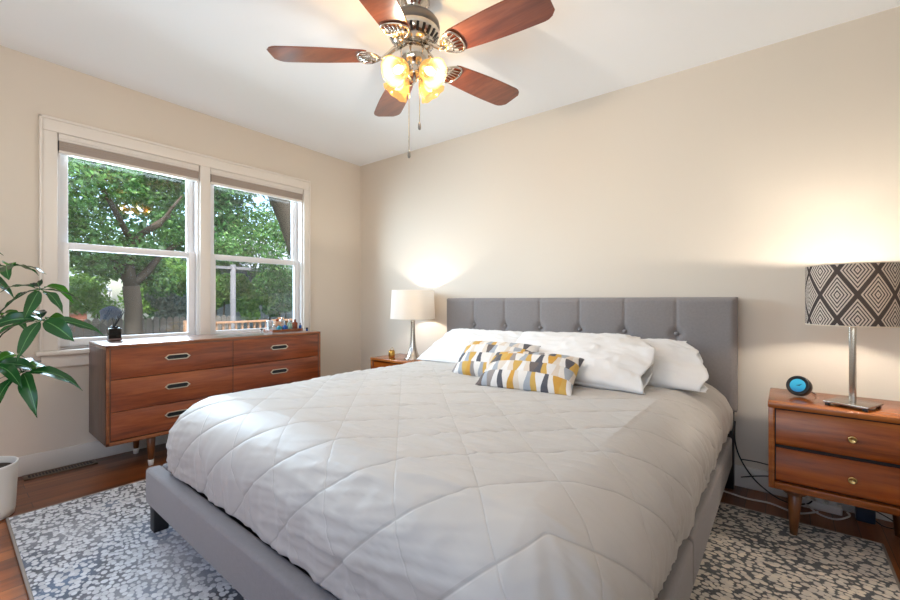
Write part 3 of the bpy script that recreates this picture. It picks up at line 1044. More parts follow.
def build_dresser_top():
    z = DZ1 + 0.0005
    # reed diffuser in a smoked jar
    loc = Vector((0.12, -2.085, z))
    t = thing('reed_diffuser', 'smoked glass jar with dark reeds on the left end of the dresser', 'diffuser', loc)
    m = MB()
    m.box(loc.x - .032, loc.x + .032, loc.y - .032, loc.y + .032, z, z + 0.082, 0.006)
    m.lathe([(0.020, 0.082), (0.020, 0.094), (0.017, 0.096), (0.010, 0.096)], 20, Matrix.Translation(loc))
    m.build('jar', M['b_smoke'], t)
    m = MB()
    m.box(loc.x - .0335, loc.x + .0335, loc.y - .0335, loc.y + .0335, z + .004, z + 0.016, 0.002)
    m.build('label_band', plain('rosy_label', (120, 96, 92), 0.5), t)
    m = MB()
    for dx, dy, h in ((0.015, 0.05, 0.19), (-0.015, 0.058, 0.195), (0.0, 0.045, 0.20), (0.01, -0.012, 0.15), (-0.012, 0.02, 0.16)):
        m.cyl((loc.x, loc.y, z + 0.085), (loc.x + dx, loc.y + dy, z + h), 0.0028, n=8)
    m.build('reeds', M['dark'], t)
    # tray
    tl = (0.16, -0.945)
    m = MB()
    x0, x1, y0, y1 = 0.08, 0.24, -1.085, -0.815
    m.box(x0, x1, y0, y1, z, z + 0.008, 0.003)
    m.box(x0, x0 + 0.008, y0, y1, z + .008, z + 0.018, 0.002)
    m.box(x1 - 0.008, x1, y0, y1, z + .008, z + 0.018, 0.002)
    m.box(x0, x1, y0, y0 + 0.008, z + .008, z + 0.018, 0.002)
    m.box(x0, x1, y1 - 0.008, y1, z + .008, z + 0.018, 0.002)
    tag(m.build('vanity_tray', M['edge']), 'small tan tray of perfume bottles on the right end of the dresser', 'tray')
    zt = z + 0.0085
    G = 'perfume bottles on the dresser tray'
    def bottle(label, x, y, r, h, mat, cap, caph, square=False):
        lc = Vector((x, y, zt))
        t = thing('perfume_bottle', label, 'bottle', lc, G)
        m = MB()
        if square:
            m.box(x - r, x + r, y - r, y + r, zt, zt + h, 0.005)
        else:
            m.lathe([(0.0001, 0), (r * .9, 0), (r, 0.004), (r, h * 0.8), (r * 0.8, h * 0.93), (r * 0.4, h), (0.0001, h)], 24, Matrix.Translation(lc))
        m.build('flask', M[mat], t)
        m = MB()
        m.lathe([(0.0001, h - .001), (r * .42, h - .001), (r * .42, h + caph), (0.0001, h + caph)], 18, Matrix.Translation(lc))
        m.build('cap', M[cap], t)
    bottle('tall clear perfume bottle with a black cap at the tray\'s left end', 0.12, -1.05, 0.022, 0.085, 'b_clear', 'dark', 0.024, True)
    bottle('short round clear bottle in front of the tall black-capped one', 0.205, -1.055, 0.018, 0.040, 'b_clear', 'nickel', 0.012)
    bottle('squat teal glass bottle near the tray\'s middle', 0.20, -1.010, 0.021, 0.036, 'b_teal', 'b_teal', 0.006)
    bottle('squat bright blue bottle beside the teal one', 0.21, -0.964, 0.021, 0.040, 'b_blue', 'b_blue', 0.006)
    bottle('peach perfume bottle with a dark cap behind the blue one', 0.12, -0.985, 0.026, 0.072, 'b_peach', 'b_brown', 0.02, True)
    bottle('tall clear perfume bottle with a grey cap behind the pale green one', 0.11, -0.935, 0.020, 0.084, 'b_clear', 'nickel', 0.022, True)
    bottle('pale green glass bottle right of the blue one', 0.20, -0.918, 0.021, 0.064, 'b_green', 'b_clear', 0.02)
    bottle('brown bottle with a rusty cap at the tray\'s right end', 0.200, -0.868, 0.022, 0.068, 'b_brown', 'b_brown', 0.02)
    bottle('small cobalt blue bottle at the tray\'s front right corner', 0.222, -0.832, 0.012, 0.040, 'b_blue', 'dark', 0.016)
    lc = Vector((0.19, -1.155, z))
    t = lathe_thing('perfume_vial', 'tiny bottle with a black stopper left of the tray', 'bottle', lc, [
        ('flask', [(0.0001, 0), (0.010, 0), (0.011, 0.008), (0.006, 0.016), (0.0001, 0.016)], 'b_clear'),
        ('stopper', [(0.0001, 0.015), (0.007, 0.016), (0.011, 0.023), (0.007, 0.031), (0.0001, 0.032)], 'dark')])
    lc = Vector((0.24, -0.798 - 0.008, z))
    lc = Vector((0.30, -0.815, z))
    t = lathe_thing('perfume_vial', 'tiny bottle with a black stopper at the dresser\'s right corner', 'bottle', lc, [
        ('flask', [(0.0001, 0), (0.009, 0), (0.010, 0.007), (0.006, 0.014), (0.0001, 0.014)], 'b_blue'),
        ('stopper', [(0.0001, 0.013), (0.006, 0.014), (0.010, 0.020), (0.006, 0.027), (0.0001, 0.028)], 'dark')])
build_dresser_top()

# ------------------------------------------------------------------ nightstands
def nightstand(label, x0, y_f, ztop, w=0.53, dpt=0.385):
    x1 = x0 + w
    y_b = y_f + dpt
    t = thing('nightstand', label, 'nightstand', ((x0 + x1) / 2, (y_f + y_b) / 2, 0.0), 'matching wooden nightstands')
    s = ztop - 0.582
    Z = lambda z: z + s
    m = MB()
    m.box(x0 - 0.002, x1 + 0.002, y_f - 0.004, y_b, Z(0.560), Z(0.582), 0.003)
    m.build('top_panel', M['stand_edge'], t)
    m = MB()
    m.box(x0, x0 + 0.022, y_f, y_b, Z(0.208), Z(0.560), 0.002)
    m.box(x1 - 0.022, x1, y_f, y_b, Z(0.208), Z(0.560), 0.002)
    m.box(x0 + 0.022, x1 - 0.022, y_f, y_b, Z(0.208), Z(0.236), 0.002)
    m.build('case', M['stand_edge'], t)
    m = MB()
    m.box(x0 + 0.022, x1 - 0.022, y_f + 0.03, y_b, Z(0.236), Z(0.560))
    m.build('interior', M['dark'], t)
    for z0, z1 in ((0.245, 0.386), (0.402, 0.552)):
        m = MB()
        xa, xb = x0 + 0.026, x1 - 0.026
        # front swells outward and rolls under at the lower lip
        def fn(u, v, z0=z0, z1=z1):
            x = xa + (xb - xa) * u
            z = z0 + (z1 - z0) * v
            y = y_f + 0.014 - 0.016 * math.sin(min(1.0, (1 - v) * 1.0) * PI * 0.5) ** 1.4
            if v < 0.10:
                k = 1 - v / 0.10
                y += 0.010 * (1 - math.sqrt(max(0, 1 - k * k)))
            return (x, y, Z(z))
        m.grid(12, 24, fn)
        m.add([fn(0, 0), fn(1, 0), (xb, y_f + 0.03, Z(z0)), (xa, y_f + 0.03, Z(z0)), fn(0, 1), fn(1, 1), (xb, y_f + 0.03, Z(z1)), (xa, y_f + 0.03, Z(z1))],
              [(0, 3, 2, 1), (4, 5, 6, 7), (0, 4, 7, 3), (1, 2, 6, 5)], [(0, 0)] * 8, smooth=False)
        d = m.build('drawer', M['stand'], t)
        xc = (x0 + x1) / 2
        zc = Z((z0 + z1) / 2 - 0.002)
        mt = Matrix.Translation((xc, y_f + 0.004, zc)) @ Matrix.Rotation(PI / 2, 4, 'X')
        k = MB()
        k.lathe([(0.005, -0.004), (0.006, 0.010), (0.013, 0.014), (0.015, 0.019), (0.012, 0.0225), (0.009, 0.021), (0.007, 0.018), (0.0001, 0.017)], 24, mt)
        kb = k.build('knob', M['brass'], d)
        kb['label'] = 'round brass knob'
    for lx, sx in ((x0 + 0.09, -1), (x1 - 0.09, 1)):
        for ly, sy in ((y_f + 0.05, -1), (y_b - 0.05, 1)):
            zb = 0.0115 if ly < -0.31 and lx > 0.66 else 0.0
            m = MB()
            m.cyl((lx + sx * 0.004, ly + sy * 0.004, zb), (lx, ly, Z(0.190)), 0.0135, 0.026, 20)
            m.cyl((lx, ly, Z(0.190)), (lx, ly, Z(0.2085)), 0.040, 0.042, 20)
            m.build('leg', M['leg'], t)
    return t
nightstand('wooden two-drawer nightstand on the right carrying the patterned lamp', 3.42, -0.5, 0.582)
nightstand('wooden nightstand on the left between dresser and bed, carrying the white lamp', 0.630, -0.395, 0.523, 0.53, 0.36)

def table_lamps():
    # left: white drum shade on a waisted nickel base
    lc = Vector((0.992, -0.232, 0.5235))
    t = thing('table_lamp', 'table lamp with white linen shade and flared nickel base on the left nightstand', 'lamp', lc)
    mt = Matrix.Translation(lc)
    m = MB()
    m.lathe([(0.0001, 0.0), (0.074, 0.0), (0.076, 0.004), (0.070, 0.012), (0.055, 0.028), (0.040, 0.060), (0.030, 0.105), (0.0235, 0.16), (0.020, 0.22), (0.0185, 0.28), (0.019, 0.32), (0.020, 0.335), (0.0001, 0.336)], 40, mt)
    m.build('base', M['nickel'], t)
    m = MB()
    m.cyl(lc + Vector((0, 0, 0.336)), lc + Vector((0, 0, 0.40)), 0.012, n=14)
    m.build('socket', M['brass'], t)
    b = MB()
    b.lathe([(0.0001, 0.395), (0.014, 0.40), (0.018, 0.415), (0.024, 0.435), (0.023, 0.450), (0.013, 0.462), (0.0001, 0.466)], 20, mt)
    b.build('bulb', M['bulb'], t)
    m = MB()
    m.lathe([(0.190, 0.345), (0.1895, 0.350), (0.1775, 0.585), (0.177, 0.590)], 56, mt)
    s = solidify(m.build('lamp_shade', M['linen'], t), 0.0025, 1)
    m = MB()
    for k in range(3):
        a = k * 2 * PI / 3 + 0.4
        m.cyl(lc + Vector((0, 0, 0.395)), lc + Vector((0.188 * math.cos(a), 0.188 * math.sin(a), 0.355)), 0.0018, n=6)
    m.build('shade_spider', M['nickel'], t)
    L = lamp('table_lamp_light', 'POINT', lc + Vector((0, 0, 0.487)), LAMP_L_W, (1.0, 0.91, 0.80), shadow_soft_size=0.025)
    L.parent = t; L.matrix_parent_inverse = Matrix.Translation(-lc)
    # right: diamond-patterned drum on a square stem and flat plate
    lc = Vector((3.698, -0.375, 0.5825))
    t = thing('table_lamp', 'table lamp with grey diamond-patterned drum shade on the right nightstand', 'lamp', lc)
    rz = Matrix.Translation(lc) @ Matrix.Rotation(R(-24), 4, 'Z')
    m = MB()
    m.box(-0.072, 0.072, -0.074, 0.074, 0.012, 0.020, 0.0015, 2, rz)
    m.build('base', M['nickel'], t)
    for sx in (-1, 1):
        for sy in (-1, 1):
            m = MB()
            m.box(sx * 0.060 - 0.007, sx * 0.060 + 0.007, sy * 0.062 - 0.007, sy * 0.062 + 0.007, 0.0, 0.0122, 0.001, 2, rz)
            m.build('foot_pad', M['dark'], t)
    m = MB()
    m.box(-0.0095, 0.0095, -0.0095, 0.0095, 0.020, 0.50, 0.0015, 2, rz)
    m.build('stem', M['nickel'], t)
    mt = Matrix.Translation(lc)
    m = MB()
    m.cyl(lc + Vector((0, 0, 0.50)), lc + Vector((0, 0, 0.535)), 0.014, n=14)
    m.build('socket', M['brass'], t)
    b = MB()
    b.lathe([(0.0001, 0.52), (0.010, 0.522), (0.018, 0.533), (0.020, 0.544), (0.012, 0.555), (0.0001, 0.558)], 20, mt)
    b.build('bulb', M['bulb'], t)
    b = MB()
    lb = lc + Vector((0.04, 0.0, 0))
    b.lathe([(0.0001, 0.471), (0.010, 0.468), (0.018, 0.456), (0.020, 0.445), (0.012, 0.434), (0.0001, 0.431)], 20, Matrix.Translation(lb))
    b.build('bulb', M['bulb'], t)
    m = MB()
    m.cyl(lc + Vector((0.008, 0, 0.50)), lb + Vector((0, 0, 0.495)), 0.006, n=10)
    m.cyl(lb + Vector((0, 0, 0.50)), lb + Vector((0, 0, 0.468)), 0.012, n=14)
    m.build('socket', M['brass'], t)
    m = MB()
    z0, z1, r = 0.343, 0.593, 0.152
    m.lathe([(r, z0 + (z1 - z0) * k / 12) for k in range(13)], 72, mt, uv=True)
    sh = m.build('lamp_shade', M['diamond'], t)
    m = MB()
    m.lathe([(r - 0.0025, z0 + 0.001), (r - 0.0025, z1 - 0.001)], 72, mt)
    m.build('lining', M['shade_lining'], sh)
    for zr in (z0, z1):
        m = MB()
        m.lathe([(r + 0.001, zr - 0.002), (r + 0.001, zr + 0.002), (r - 0.003, zr + 0.002), (r - 0.003, zr - 0.002), (r + 0.001, zr - 0.002)], 72, mt)
        m.build('rim', M['shade_lining'], sh)
    m = MB()
    for k in range(3):
        a = k * 2 * PI / 3 + 0.2
        m.cyl(lc + Vector((0, 0, 0.532)), lc + Vector((0.15 * math.cos(a), 0.15 * math.sin(a), 0.585)), 0.0018, n=6)
    m.build('shade_spider', M['nickel'], t)
    L = lamp('table_lamp_light', 'POINT', lb + Vector((0, 0, 0.425)), LAMP_R_W * 1.0, (1.0, 0.90, 0.77), shadow_soft_size=0.02)
    L.parent = t; L.matrix_parent_inverse = Matrix.Translation(-lc)
    L = lamp('table_lamp_light', 'POINT', lc + Vector((0, 0, 0.575)), LAMP_R_W, (1.0, 0.90, 0.77), shadow_soft_size=0.012)
    L.parent = t; L.matrix_parent_inverse = Matrix.Translation(-lc)
table_lamps()

def build_small():
    # round smart clock
    lc = Vector((3.530, -0.285, 0.5825))
    t = thing('alarm_clock', 'small round black clock with glowing blue face on the right nightstand', 'clock', lc)
    d = (CAM - lc); az = math.atan2(d.y, d.x) - R(20)
    face = Vector((math.cos(az) * math.cos(R(18)), math.sin(az) * math.cos(R(18)), math.sin(R(18))))
    q = face.to_track_quat('Z', 'Y').to_matrix().to_4x4()
    mt = Matrix.Translation(lc + Vector((0, 0, 0.0475))) @ q
    m = MB()
    prof = [(0.0001, -0.042), (0.020, -0.040), (0.036, -0.028), (0.044, -0.010), (0.0465, 0.008), (0.0455, 0.020), (0.043, 0.0245), (0.040, 0.0245), (0.0385, 0.022), (0.0001, 0.022)]
    m.lathe(prof, 40, mt)
    m.build('body', M['dark'], t)
    m = MB()
    n = 40
    ring = [mt @ Vector((0.030 * math.cos(2 * PI * k / n), 0.030 * math.sin(2 * PI * k / n), 0.0228)) for k in range(n)]
    ux = face.cross(Vector((0, 0, 1))).normalized()
    uvs = [(0.5 + 0.5 * math.cos(2 * PI * k / n), 0.5 + (p - mt.translation).z / 0.06) for k, p in enumerate(ring)]
    m.add(ring, [tuple(range(n))], uvs, smooth=False)
    m.build('display', M['display'], t)
    vx = Vector((-ux.x, -ux.y, 0)); up_ = face.cross(vx).normalized()
    if up_.z < 0:
        up_ = -up_
    sx = Vector((0, 0, 1)).cross(face).normalized()
    m = MB()
    o0 = mt @ Vector((0, 0, 0.0235))
    m.cyl(o0 - sx * 0.004 - up_ * 0.001, o0 + sx * 0.015 + up_ * 0.008, 0.0011, n=6)
    m.cyl(o0 - sx * 0.004, o0 + sx * 0.010 + up_ * 0.001, 0.0013, n=6)
    m.build('clock_hands', M['dark'], t)
    m = MB()
    m.tube([lc + Vector((0.025, 0.03, 0.02)), lc + Vector((0.05, 0.04, 0.016)), lc + Vector((0.06, 0.07, 0.004)), lc + Vector((0.05, 0.15, 0.0035))], 0.0018, 6)
    m.build('power_lead', M['dark'], t)
    # gold lantern candle on the left nightstand
    lc = Vector((0.800, -0.30, 0.5235))
    t = thing('candle_holder', 'little gold candle holder left of the white lamp', 'candle holder', lc)
    M['gold'] = plain('gold_mercury_glass', (196, 150, 74), 0.25, 0.9, var=0.4, scale=90)
    m = MB()
    m.lathe([(0.0001, 0), (0.024, 0), (0.0275, 0.006), (0.029, 0.03), (0.027, 0.058), (0.023, 0.066), (0.0215, 0.064), (0.025, 0.055), (0.0265, 0.03), (0.0001, 0.02)], 28, Matrix.Translation(lc))
    m.build('cup', M['gold'], t)
    m = MB()
    m.tube([lc + Vector((0.022 * math.cos(a), 0.006, 0.064 + 0.024 * math.sin(a))) for a in [PI * k / 10 for k in range(11)]], 0.002, 6)
    m.build('handle', M['gold'], t)
    m = MB()
    m.cyl(lc + Vector((0, 0, 0.021)), lc + Vector((0, 0, 0.05)), 0.018, n=16)
    m.build('candle', M['white'], t)
build_small()

# ------------------------------------------------------------------ cords behind the right nightstand
def build_cords():
    def spline(p, n=8):
        out = []
        q = [p[0]] + p + [p[-1]]
        for i in range(1, len(q) - 2):
            for k in range(n):
                t = k / n
                a, b, c, d = (Vector(q[i - 1]), Vector(q[i]), Vector(q[i + 1]), Vector(q[i + 2]))
                out.append(0.5 * ((2 * b) + (c - a) * t + (2 * a - 5 * b + 4 * c - d) * t * t + (3 * b - a - 3 * c + d) * t ** 3))
        out.append(Vector(q[-2]))
        return out
    def cord(name, label, pts, r, mat):
        m = MB()
        m.tube(spline(pts), r, 8)
        tag(m.build(name, M[mat]), label, 'cable')
    cord('cable', 'black cord sagging from behind the headboard to the floor', [(3.262, -0.02, 0.36), (3.262, -0.02, 0.25), (3.29, -0.04, 0.16), (3.35, -0.06, 0.075), (3.43, -0.08, 0.02), (3.50, -0.10, 0.008), (3.56, -0.115, 0.03), (3.58, -0.115, 0.05)], 0.0035, 'cable_black')
    cord('cable', 'thin black cord running level along the wall above the baseboard', [(3.29, -0.022, 0.155), (3.36, -0.022, 0.158), (3.45, -0.022, 0.152), (3.60, -0.022, 0.16)], 0.003, 'cable_black')
    cord('cable', 'black cord lying along the floor below the baseboard', [(3.29, -0.03, 0.06), (3.36, -0.032, 0.085), (3.43, -0.035, 0.10), (3.52, -0.05, 0.09)], 0.003, 'cable_black')
    cord('cable', 'pale grey cord snaking over the floor behind the rug', [(3.20, -0.14, 0.006), (3.32, -0.17, 0.006), (3.42, -0.16, 0.006), (3.52, -0.20, 0.006), (3.60, -0.12, 0.006)], 0.0045, 'cable_white')
    cord('cable', 'beige looped cord under the right nightstand', [(3.555, -0.115, 0.03), (3.60, -0.14, 0.006), (3.66, -0.16, 0.006), (3.71, -0.12, 0.02), (3.705, -0.10, 0.03)], 0.004, 'cable_white')
    cord('cable', 'black cord slanting down beside the dark blue adapter', [(3.80, -0.03, 0.20), (3.84, -0.05, 0.10), (3.90, -0.09, 0.02), (3.97, -0.12, 0.006)], 0.003, 'cable_black')
    cord('cable', 'thin coiled black cord beside the dark blue adapter', [(3.78, -0.06, 0.03), (3.82, -0.10, 0.006), (3.87, -0.09, 0.006), (3.86, -0.05, 0.02), (3.80, -0.05, 0.05)], 0.0025, 'cable_black')
    t = thing('power_strip', 'white power strip with plugs under the right nightstand', 'power strip', (3.60, -0.06, 0))
    m = MB(); m.box(3.53, 3.69, -0.09, -0.045, 0.0, 0.038, 0.005)
    m.build('housing', M['adapter'], t)
    m = MB()
    for x in (3.56, 3.61, 3.655):
        m.box(x - 0.016, x + 0.016, -0.082, -0.052, 0.037, 0.072, 0.003)
    m.build('plugs', M['adapter'], t)
    m = MB(); m.box(3.735, 3.80, -0.10, -0.05, 0.0, 0.085, 0.005)
    tag(m.build('power_adapter', M['navybox']), 'dark blue power adapter on the floor under the right nightstand', 'adapter')
build_cords()

# ------------------------------------------------------------------ ceiling fan
def build_fan():
    FX, FYc = 2.12, -1.386
    c = Vector((FX, FYc, 0))
    f = thing('ceiling_fan', 'five-blade ceiling fan with reddish wood blades and lit amber glass shades', 'ceiling fan', (FX, FYc, ZC))
    T0 = Matrix.Translation(c)
    m = MB()
    m.lathe([(0.0001, 2.44), (0.072, 2.44), (0.075, 2.432), (0.066, 2.412), (0.052, 2.398), (0.044, 2.385), (0.042, 2.366), (0.0001, 2.366)], 40, T0)
    m.build('canopy', M['chrome'], f)
    m = MB()
    m.lathe([(0.0001, 2.372), (0.05, 2.370), (0.080, 2.362), (0.104, 2.346), (0.118, 2.326), (0.121, 2.312), (0.120, 2.298), (0.116, 2.292)], 48, T0)
    m.build('motor_housing', M['pewter'], f)
    m = MB()
    m.lathe([(0.1165, 2.293), (0.120, 2.285), (0.112, 2.262), (0.092, 2.236), (0.068, 2.222), (0.0001, 2.220)], 48, T0)
    ms = m.build('vent_collar', M['chrome'], f)
    m = MB()
    for k in range(24):
        a = 2 * PI * (k + .5) / 24
        d = Vector((math.cos(a), math.sin(a), 0)); s_ = Vector((-math.sin(a), math.cos(a), 0))
        p = [c + d * 0.1165 + s_ * w + Vector((0, 0, 2.270)) for w in (-0.006, 0.006)] + [c + d * 0.0975 + s_ * w + Vector((0, 0, 2.238)) for w in (0.005, -0.005)]
        nrm = (d * 0.6 - Vector((0, 0, 0.5))).normalized() * 0.0022
        m.add([x + nrm for x in p], [(0, 1, 2, 3)], smooth=False)
    m.build('vent_slots', M['dark'], ms)
    # blades
    M['blade'] = wood('fan_blade_wood', (80, 34, 18), (118, 58, 34), (148, 82, 50), 'X', 0.28, coat=0.5)
    zb = 2.170
    for k in range(5):
        ang = R(5.18 + 72 * k)
        RT = Matrix.Translation((FX, FYc, zb)) @ Matrix.Rotation(ang, 4, 'Z')
        pitch = Matrix.Rotation(R(BL_PITCH), 4, 'X')
        # outline: narrow root, belly, clipped round tip
        up, lo = [], []
        r0, r1 = 0.215, 0.665
        n = 26
        for i in range(n + 1):
            t = i / n
            x = r0 + (r1 - r0) * t
            w = 0.064 + 0.020 * math.sin(min(1, t / 0.72) * PI / 2)
            if t > 0.86:
                q = (t - 0.86) / 0.14
                w *= math.sqrt(max(0.0, 1 - (q * 0.86) ** 2.6))
            if t < 0.04:
                w *= 0.93 + 0.07 * (t / 0.04)
            up.append((x, w)); lo.append((x, -w))
        m = MB()
        m.prism(up + lo[::-1], 0.006, RT @ pitch @ Matrix.Translation((0, 0, 0)), 0.002)
        m.build('blade', M['blade'], f)
        # pierced cast bracket: S-arm from the motor, fan-shaped grille under the blade root
        m = MB()
        def P(x, y, z):
            return RT @ Vector((x, y, z))
        m.tube([P(0.060, 0, 0.055), P(0.095, 0, 0.040), P(0.125, 0, 0.012), P(0.150, 0, -0.006), P(0.175, 0, -0.007)], [0.012, 0.012, 0.010, 0.009, 0.008], 10)
        Pp = lambda x, y, z=-0.005: RT @ (pitch @ Vector((x, y, z)))
        apex = (0.155, 0.0)
        arc = [(0.232 + 0.030 * math.cos(R(a)), 0.060 * math.sin(R(a))) for a in range(-90, 91, 12)]
        m.tube([Pp(*apex)] + [Pp(0.175, -0.030), Pp(0.205, -0.056)] + [Pp(*q) for q in arc] + [Pp(0.205, 0.056), Pp(0.175, 0.034), Pp(*apex)], 0.0052, 8)
        for yy in (-0.040, -0.020, 0.0, 0.020, 0.040):
            m.tube([Pp(0.158, yy * 0.2), Pp(0.19, yy * 0.62), Pp(0.258 - abs(yy) * 0.30, yy)], [0.0055, 0.0042, 0.0042], 8)
        m.tube([Pp(0.196, -0.042), Pp(0.205, -0.02), Pp(0.207, 0), Pp(0.205, 0.02), Pp(0.196, 0.042)], 0.0040, 8)
        m.build('blade_bracket', M['chrome'], f)
    # light kit
    m = MB()
    m.lathe([(0.045, 2.222), (0.060, 2.205), (0.066, 2.185), (0.064, 2.160), (0.052, 2.140), (0.040, 2.128), (0.036, 2.110), (0.040, 2.100), (0.034, 2.082), (0.018, 2.068), (0.010, 2.058), (0.0001, 2.054)], 40, T0)
    m.build('light_fitter', M['chrome'], f)
    for k in range(4):
        a = R(-1 + 90 * k)
        d = Vector((math.cos(a), math.sin(a), 0))
        ax = (d * 0.80 + Vector((0, 0, -0.60))).normalized()
        root = c + d * 0.058 + Vector((0, 0, 2.104))
        m = MB()
        m.tube([c + d * 0.030 + Vector((0, 0, 2.118)), c + d * 0.045 + Vector((0, 0, 2.122)), c + d * 0.056 + Vector((0, 0, 2.112)), root], 0.010, 10)
        m.cyl(root - ax * 0.004, root + ax * 0.018, 0.021, 0.023, 20)
        arm = m.build('light_arm', M['chrome'], f)
        mt = Matrix.Translation(root) @ ax.to_track_quat('Z', 'Y').to_matrix().to_4x4()
        m = MB()
        prof = [(0.023, 0.008), (0.031, 0.014), (0.043, 0.030), (0.049, 0.050), (0.051, 0.066), (0.055, 0.080), (0.064, 0.092), (0.066, 0.094)]
        V = []; n = 48
        m.lathe(prof, n, mt)
        # scallop the lip a little
        for i in range(len(m.v)):
            q = i % len(prof)
            if q >= 5:
                j = i // len(prof)
                m.v[i] = tuple(Vector(m.v[i]) + ax * (0.0025 * (q - 4) / 3 * math.cos(8 * 2 * PI * j / n)))
        sh = m.build('glass_shade', M['amber'], f)
        solidify(sh, 0.003, 0)
        m = MB()
        m.lathe([(0.0001, 0.016), (0.009, 0.018), (0.011, 0.030), (0.017, 0.045), (0.0185, 0.056), (0.014, 0.070), (0.0001, 0.077)], 20, mt)
        m.build('bulb', M['bulb'], sh)
        L = lamp('fan_bulb_light', 'POINT', root + ax * 0.086, FAN_W, (1.0, 0.92, 0.80), shadow_soft_size=0.008)
        L.parent = f; L.matrix_parent_inverse = Matrix.Translation(-f.location)
    for dx, dy, z1 in ((-0.022, -0.012, 1.735), (0.030, 0.005, 1.86)):
        p = c + Vector((dx, dy, 0))
        m = MB()
        m.tube([p + Vector((0, 0, 2.085)), p + Vector((0, 0, 2.0)), p + Vector((0, 0, z1))], 0.0016, 6)
        ch = m.build('pull_chain', M['brass'], f)
        m = MB()
        m.lathe([(0.0001, 0.002), (0.003, 0.0), (0.0065, -0.008), (0.0072, -0.026), (0.005, -0.034), (0.0001, -0.036)], 14, Matrix.Translation(p + Vector((0, 0, z1))))
        m.build('chain_weight', M['pewter'], ch)
BL_PITCH = -9.0
build_fan()

# ------------------------------------------------------------------ house plant
def at(px, py, depth):
    fw = Vector((-math.sin(YAW), math.cos(YAW), 0)); rt = Vector((math.cos(YAW), math.sin(YAW), 0))
    return CAM + fw * depth + rt * ((px - 450) / F_PX * depth) + Vector((0, 0, (300 - py) / F_PX * depth))

